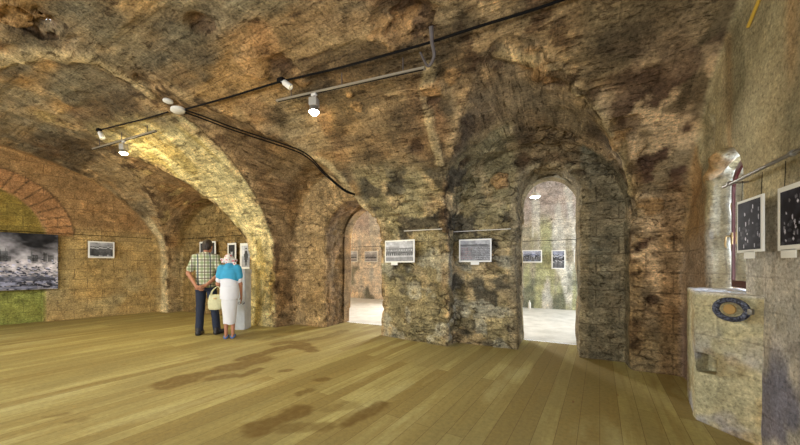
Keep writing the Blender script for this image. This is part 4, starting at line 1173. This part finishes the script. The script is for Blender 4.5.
for sx in (-1, 1):
    o = MB().lathe([(.001, -.009), (.006, -.006), (.009, 0), (.006, .006), (.001, .009)], (0, 0, 0), (0, 0, 1), 10).build('eye', M_EYE, man); o.location = T_(sx * .031, .088, .008)
S = SDF((-.16, -.16, 1.40), (.20, .26, 1.82), .006)
S.ell(T_(0, -.020, .026), (.088, .101, .103), .01, rot=rot_).ell(T_(0, -.055, -.04), (.066, .052, .07), .02, rot=rot_)
S.ell(T_(0, .10, -.03), (.075, .085, .105), 0, True, rot_)
S.ell(T_(0, .03, -.13), (.2, .2, .055), 0, True, rot_)
for sx in (-1, 1): S.ell(T_(sx * .09, .005, -.02), (.026, .03, .042), 0, True, rot_)
S.wrinkle(.006, 45, 3).build('hair', M_HAIR, man)
S = SDF((-.42, -.28, .78), (.44, .28, 1.56), HB); torso(S, .016)
S.lofts([(0, 0, .80, .180, .138), (0, 0, .92, .182, .140), (0, .0, 1.0, .176, .138)], .02)
for A, E_ in ((LS, LE), (RS, RE)):
    a, b = Vector(A), Vector(E_); S.cap(a, a.lerp(b, .72), .066, .064, .02)
S.cap((-.05, -.03, 1.46), (.05, -.03, 1.46), .03, .03, .03)
S.clip(lambda X, Y, Z: .865 - Z)
S.ell((0, .03, 1.53), (.062, .062, .075), 0, True)
S.wrinkle(.006, 7, 4, (1, 1, .5)).build('plaid_shirt', plaid(), man)
S = SDF((-.32, -.22, .05), (.40, .24, 1.0), HB)
S.lofts([(0, 0, .80, .170, .130), (0, 0, .90, .172, .130), (0, 0, .96, .168, .128)], .02)
for Hp, K, A in ((HPL, KL, AL_), (HPR, KR, AR_)):
    S.cap(Hp, K, .100, .074, .03).cap(K, A, .074, .066, .03)
S.clip(lambda X, Y, Z: .075 - Z).wrinkle(.008, 8, 6, (1, 1, .8)).build('jeans', M_JEANS, man)
for q, (a, b) in enumerate((((-.115, -.07, .042), (-.13, .15, .034)), ((.20, -.06, .042), (.27, .14, .034)))):
    a, b = Vector(a), Vector(b)
    S = SDF((-.24, -.16, -.01), (.36, .24, .16), .006); S.cap(a, b, .046, .042, .02).cap(a + Vector((0, .02, .01)), a + Vector((0, .02, .06)), .046, .048, .02)
    S.clip(lambda X, Y, Z: .018 - Z); so = S.build('shoe', M_SHOE, man)
    S = SDF((-.24, -.16, -.01), (.36, .24, .08), .006); S.cap(a, b, .050, .046, .02).clip(lambda X, Y, Z: np.maximum(Z - .024, .003 - Z)); S.build('sole', M_SOLE, so)
man.scale = (.93, .95, 1)
tag(man, 'man in a plaid short-sleeved shirt and dark jeans, hands clasped behind his back', 'person')

# ---- the woman
g1 = on_floor(229, 338)
wo = empty('person', (g1.x, g1.y, 0), ANG + .33)
S = SDF((-.34, -.26, -.01), (.34, .34, 1.50), HB)
sw = 1.19
LS, RS = (-.145, 0, sw), (.165, 0, sw)
LE, RE = (-.215, .0, .94), (.225, .02, .93)
LWr, RWr = (-.200, .16, .90), (.225, .10, .72)
def torso_w(S, gr=0):
    S.lofts([(.01, 0, .66, .150 + gr, .120 + gr), (.01, 0, .76, .165 + gr, .135 + gr), (.01, .0, .86, .158 + gr, .122 + gr), (.01, .01, .98, .150 + gr, .118 + gr), (.01, .01, 1.10, .155 + gr, .108 + gr), (.01, 0, 1.18, .135 + gr, .085 + gr), (.01, 0, 1.22, .08 + gr, .06 + gr)], .02)
torso_w(S)
S.cap((.0, .0, 1.20), (-.005, .04, 1.29), .048, .045, .03)
R_, T_, rot_ = head_of(S, (-.01, .06, 1.325), .12, -.30, .93)
for A, E_, Wr in ((LS, LE, LWr), (RS, RE, RWr)):
    S.cap(A, E_, .046, .036, .03).cap(E_, Wr, .037, .024, .015)
for sx, x0 in ((-1, -.055), (1, .075)):
    S.cap((x0, 0, .68), (x0 + .0, .01, .38), .078, .052, .03).cap((x0, .01, .38), (x0, -.01, .08), .052, .032, .02)
    S.cap((x0, -.05, .035), (x0 - .02 * sx * 0, .12, .028), .027, .022, .012)
hand(S, LWr, (-.195, .225, .885), (.2, .1, .9), (.6, .2, .5), (.3, .1, -.9))
hand(S, RWr, (.222, .135, .655), (.1, .95, .1), (-.5, .4, -.2), (-.4, .1, -.8))
S.build('body', M_SKIN, wo)
for sx in (-1, 1):
    o = MB().lathe([(.001, -.009), (.006, -.006), (.009, 0), (.006, .006), (.001, .009)], (0, 0, 0), (0, 0, 1), 10).build('eye', M_EYE, wo); o.location = T_(sx * .031, .088, .008)
S = SDF((-.22, -.18, 1.14), (.22, .30, 1.54), .007)
S.ell(T_(0, -.018, .038), (.096, .110, .098), .01, rot=rot_)
S.ell(T_(0, .01, .025), (.150, .150, .030), .02, rot=rot_)
S.cap(T_(.09, -.06, -.02), T_(.12, -.07, -.08), .03, .022, .02).cap(T_(-.10, -.05, .0), T_(-.13, -.05, -.03), .03, .022, .02)
S.ell(T_(0, .13, -.045), (.075, .09, .09), 0, True, rot_).ell(T_(0, .02, -.09), (.075, .085, .085), 0, True, rot_)
S.wrinkle(.010, 14, 3).build('headscarf', scarfm(), wo)
S = SDF((-.32, -.24, .60), (.34, .24, 1.26), HB); torso_w(S, .018)
S.lofts([(.01, 0, .62, .182, .150), (.01, 0, .76, .184, .152), (.01, 0, .9, .172, .138)], .02)
for A, E_ in ((LS, LE), (RS, RE)):
    a, b = Vector(A), Vector(E_); S.cap(a, a.lerp(b, .70), .062, .062, .02)
S.clip(lambda X, Y, Z: .68 - Z).wrinkle(.006, 8, 4, (1, 1, .5)).build('blouse', M_BLOUSE, wo)
S = SDF((-.26, -.22, .20), (.28, .22, .78), HB)
S.lofts([(.01, 0, .245, .118, .100), (.01, 0, .35, .128, .108), (.01, 0, .5, .146, .122), (.01, 0, .62, .160, .132), (.01, 0, .74, .155, .125)], .01)
S.clip(lambda X, Y, Z: .25 - Z - .012 * np.sin(X * 30)).wrinkle(.008, 9, 6, (1, 1, .4)).build('skirt', M_SKIRT, wo)
S = SDF((-.34, -.26, .88), (.36, .26, 1.34), .007); torso_w(S, .036)
for A, E_ in ((LS, LE), (RS, RE)):
    a, b = Vector(A), Vector(E_); S.cap((0, 0, 1.19), a, .08, .075, .03).cap(a, a.lerp(b, .42), .078, .080, .03)
S.cap((0, .01, 1.21), (-.005, .03, 1.25), .075, .072, .04)
S.clip(lambda X, Y, Z: .985 + .05 * np.cos(X * 7) - .09 * X - Z); S.cap((0, .03, 1.23), (0, .05, 1.31), .05, .05, 0) if False else None
S.wrinkle(.007, 9, 14, (1, 1, .5)).build('shawl', M_SHAWL, wo)
for x0 in (-.055, .075):
    S = SDF((x0 - .06, -.12, -.005), (x0 + .06, .19, .09), .005)
    S.cap((x0, -.055, .012), (x0, .125, .010), .038, .040, .01, flat=(1, 1, .35)).cap((x0 - .03, .07, .03), (x0 + .03, .07, .03), .022, .022, .01).cap((x0 - .026, -.05, .03), (x0 + .026, -.05, .03), .018, None, .01)
    S.build('sandal', M_SAND, wo)
wo.scale = (.80, .9, 1)
tag(wo, 'woman in white blouse and skirt with turquoise shawl and pink-white headscarf', 'person')
Rw = Matrix.Translation((g1.x, g1.y, 0)) @ Matrix.Rotation(ANG + .33, 4, 'Z') @ Matrix.Diagonal((.80, .9, 1, 1))
# handbag on her left forearm
bc = Rw @ Vector((-.275, .10, .63))
bag = empty('handbag', bc, ANG + .33)
S = SDF((-.14, -.11, -.17), (.14, .11, .17), .006)
S.lofts([(0, 0, -.14, .10, .045), (0, 0, -.10, .118, .062), (0, 0, .02, .116, .06), (0, 0, .10, .098, .042), (0, 0, .125, .088, .018)], .02).wrinkle(.006, 12, 4).build('bag_body', M_BAG, bag)
for y in (-.03, .03): 
    pts = bez([Vector((-.07, y, .08)), Vector((-.055, y * .8, .18)), Vector((.0 + .03, y * .3, .262)), Vector((.085, y * .8, .18)), Vector((.075, y, .08))])
    MB().tube(pts, .008, 7).build('bag_handle', M_BAG, bag)
MB().box((0, -.055, .06), (.05, .008, .03), bev=.003).build('clasp', M_BRASS, bag)
tag(bag, 'cream handbag hanging from the woman\'s left forearm', 'handbag')
hp_ = Rw @ Vector((.215, .145, .615))
gl_ = empty('sunglasses', hp_, ANG + .33)
for x in (-.03, .03):
    MB().tube([Vector((x + .022 * math.cos(2 * PI * i / 20), .0, -.03 + .020 * math.sin(2 * PI * i / 20))) for i in range(20)], .0035, 6, True).build('rim', M_BLACK, gl_)
MB().tube([(-.01, 0, -.028), (.01, 0, -.028)], .003, 6).build('bridge', M_BLACK, gl_)
for x in (-.052, .052): MB().tube([(x, 0, -.03), (x * .95, -.07, -.02), (x * .9, -.10, -.04)], .003, 6).build('temple', M_BLACK, gl_)
tag(gl_, 'dark spectacles held in the woman\'s right hand', 'glasses')
# ------------------------------------------------------------------ camera, light
cam = bpy.data.cameras.new('camera'); co = bpy.data.objects.new('camera', cam); COL.objects.link(co)
co.location = EYE; co.rotation_euler = (PI / 2, 0, ANG)
cam.sensor_width = 36; cam.lens = 36 * FOC / 800; cam.shift_y = 43.5 / 800; cam.clip_start = .05
SC.camera = co
W = bpy.data.worlds.new('sky'); SC.world = W; W.use_nodes = True
bg = W.node_tree.nodes['Background']; bg.inputs[0].default_value = (.80, .88, 1, 1); bg.inputs[1].default_value = 2.5

def area(name, loc, dirv, sx, sy, power, col):
    d = bpy.data.lights.new(name, 'AREA'); d.shape = 'RECTANGLE'; d.size = sx; d.size_y = sy; d.energy = power; d.color = col
    o = bpy.data.objects.new(name, d); COL.objects.link(o); o.location = loc
    o.rotation_euler = Vector(dirv).to_track_quat('-Z', 'Y').to_euler(); return o
def spot(name, loc, dirv, power, col, ang=120, blend=.6, rad=.05):
    d = bpy.data.lights.new(name, 'SPOT'); d.energy = power; d.color = col; d.spot_size = math.radians(ang); d.spot_blend = blend; d.shadow_soft_size = rad
    o = bpy.data.objects.new(name, d); COL.objects.link(o); o.location = loc
    o.rotation_euler = Vector(dirv).to_track_quat('-Z', 'Y').to_euler(); return o
COOL = (.52, .66, 1.0); DAY = (.96, .97, .94); WARM = (1.0, .86, .50)
area('window_and_fill_light', (2.35, 3.35, 1.75), (-1, .1, -.12), 1.1, 1.5, 105, COOL)
area('window_and_fill_light', (1.62, .9, 1.6), (-1, .3, 0), .75, .95, 45, COOL)
for uc, pw in ((-.9, 130), (-4.2, 160), (-7.8, 170)):
    area('window_and_fill_light', (uc, -2.7, 1.75), (0, 1, .16), 1.2, 1.6, pw, DAY)  # added fill light, shining through the rear openings behind the camera
for w in (7.2, 9.0): area('window_and_fill_light', (3.6, w, 1.8), (-1, 0, 0), .85, 1.5, 170, (.84, .92, 1))
for w in (-3.3, -9.6): area('window_and_fill_light', (w, 10.5, 1.9), (0, -1, -.1), .85, 1.5, 430, (1, .97, .92))
for L_, pw in ((L1, 50), (L2, 85)):
    spot('spotlight_beam', L_, (0, 0, -1), pw * 2, WARM, 165, 1, .06)
    d = bpy.data.lights.new('bulb_glow', 'POINT'); d.energy = pw * .35; d.color = WARM; d.shadow_soft_size = .05
    o = bpy.data.objects.new('bulb_glow', d); COL.objects.link(o); o.location = L_
SC.view_settings.view_transform = 'Standard'; SC.view_settings.look = 'None'; SC.view_settings.exposure = 0.12; SC.view_settings.gamma = 1
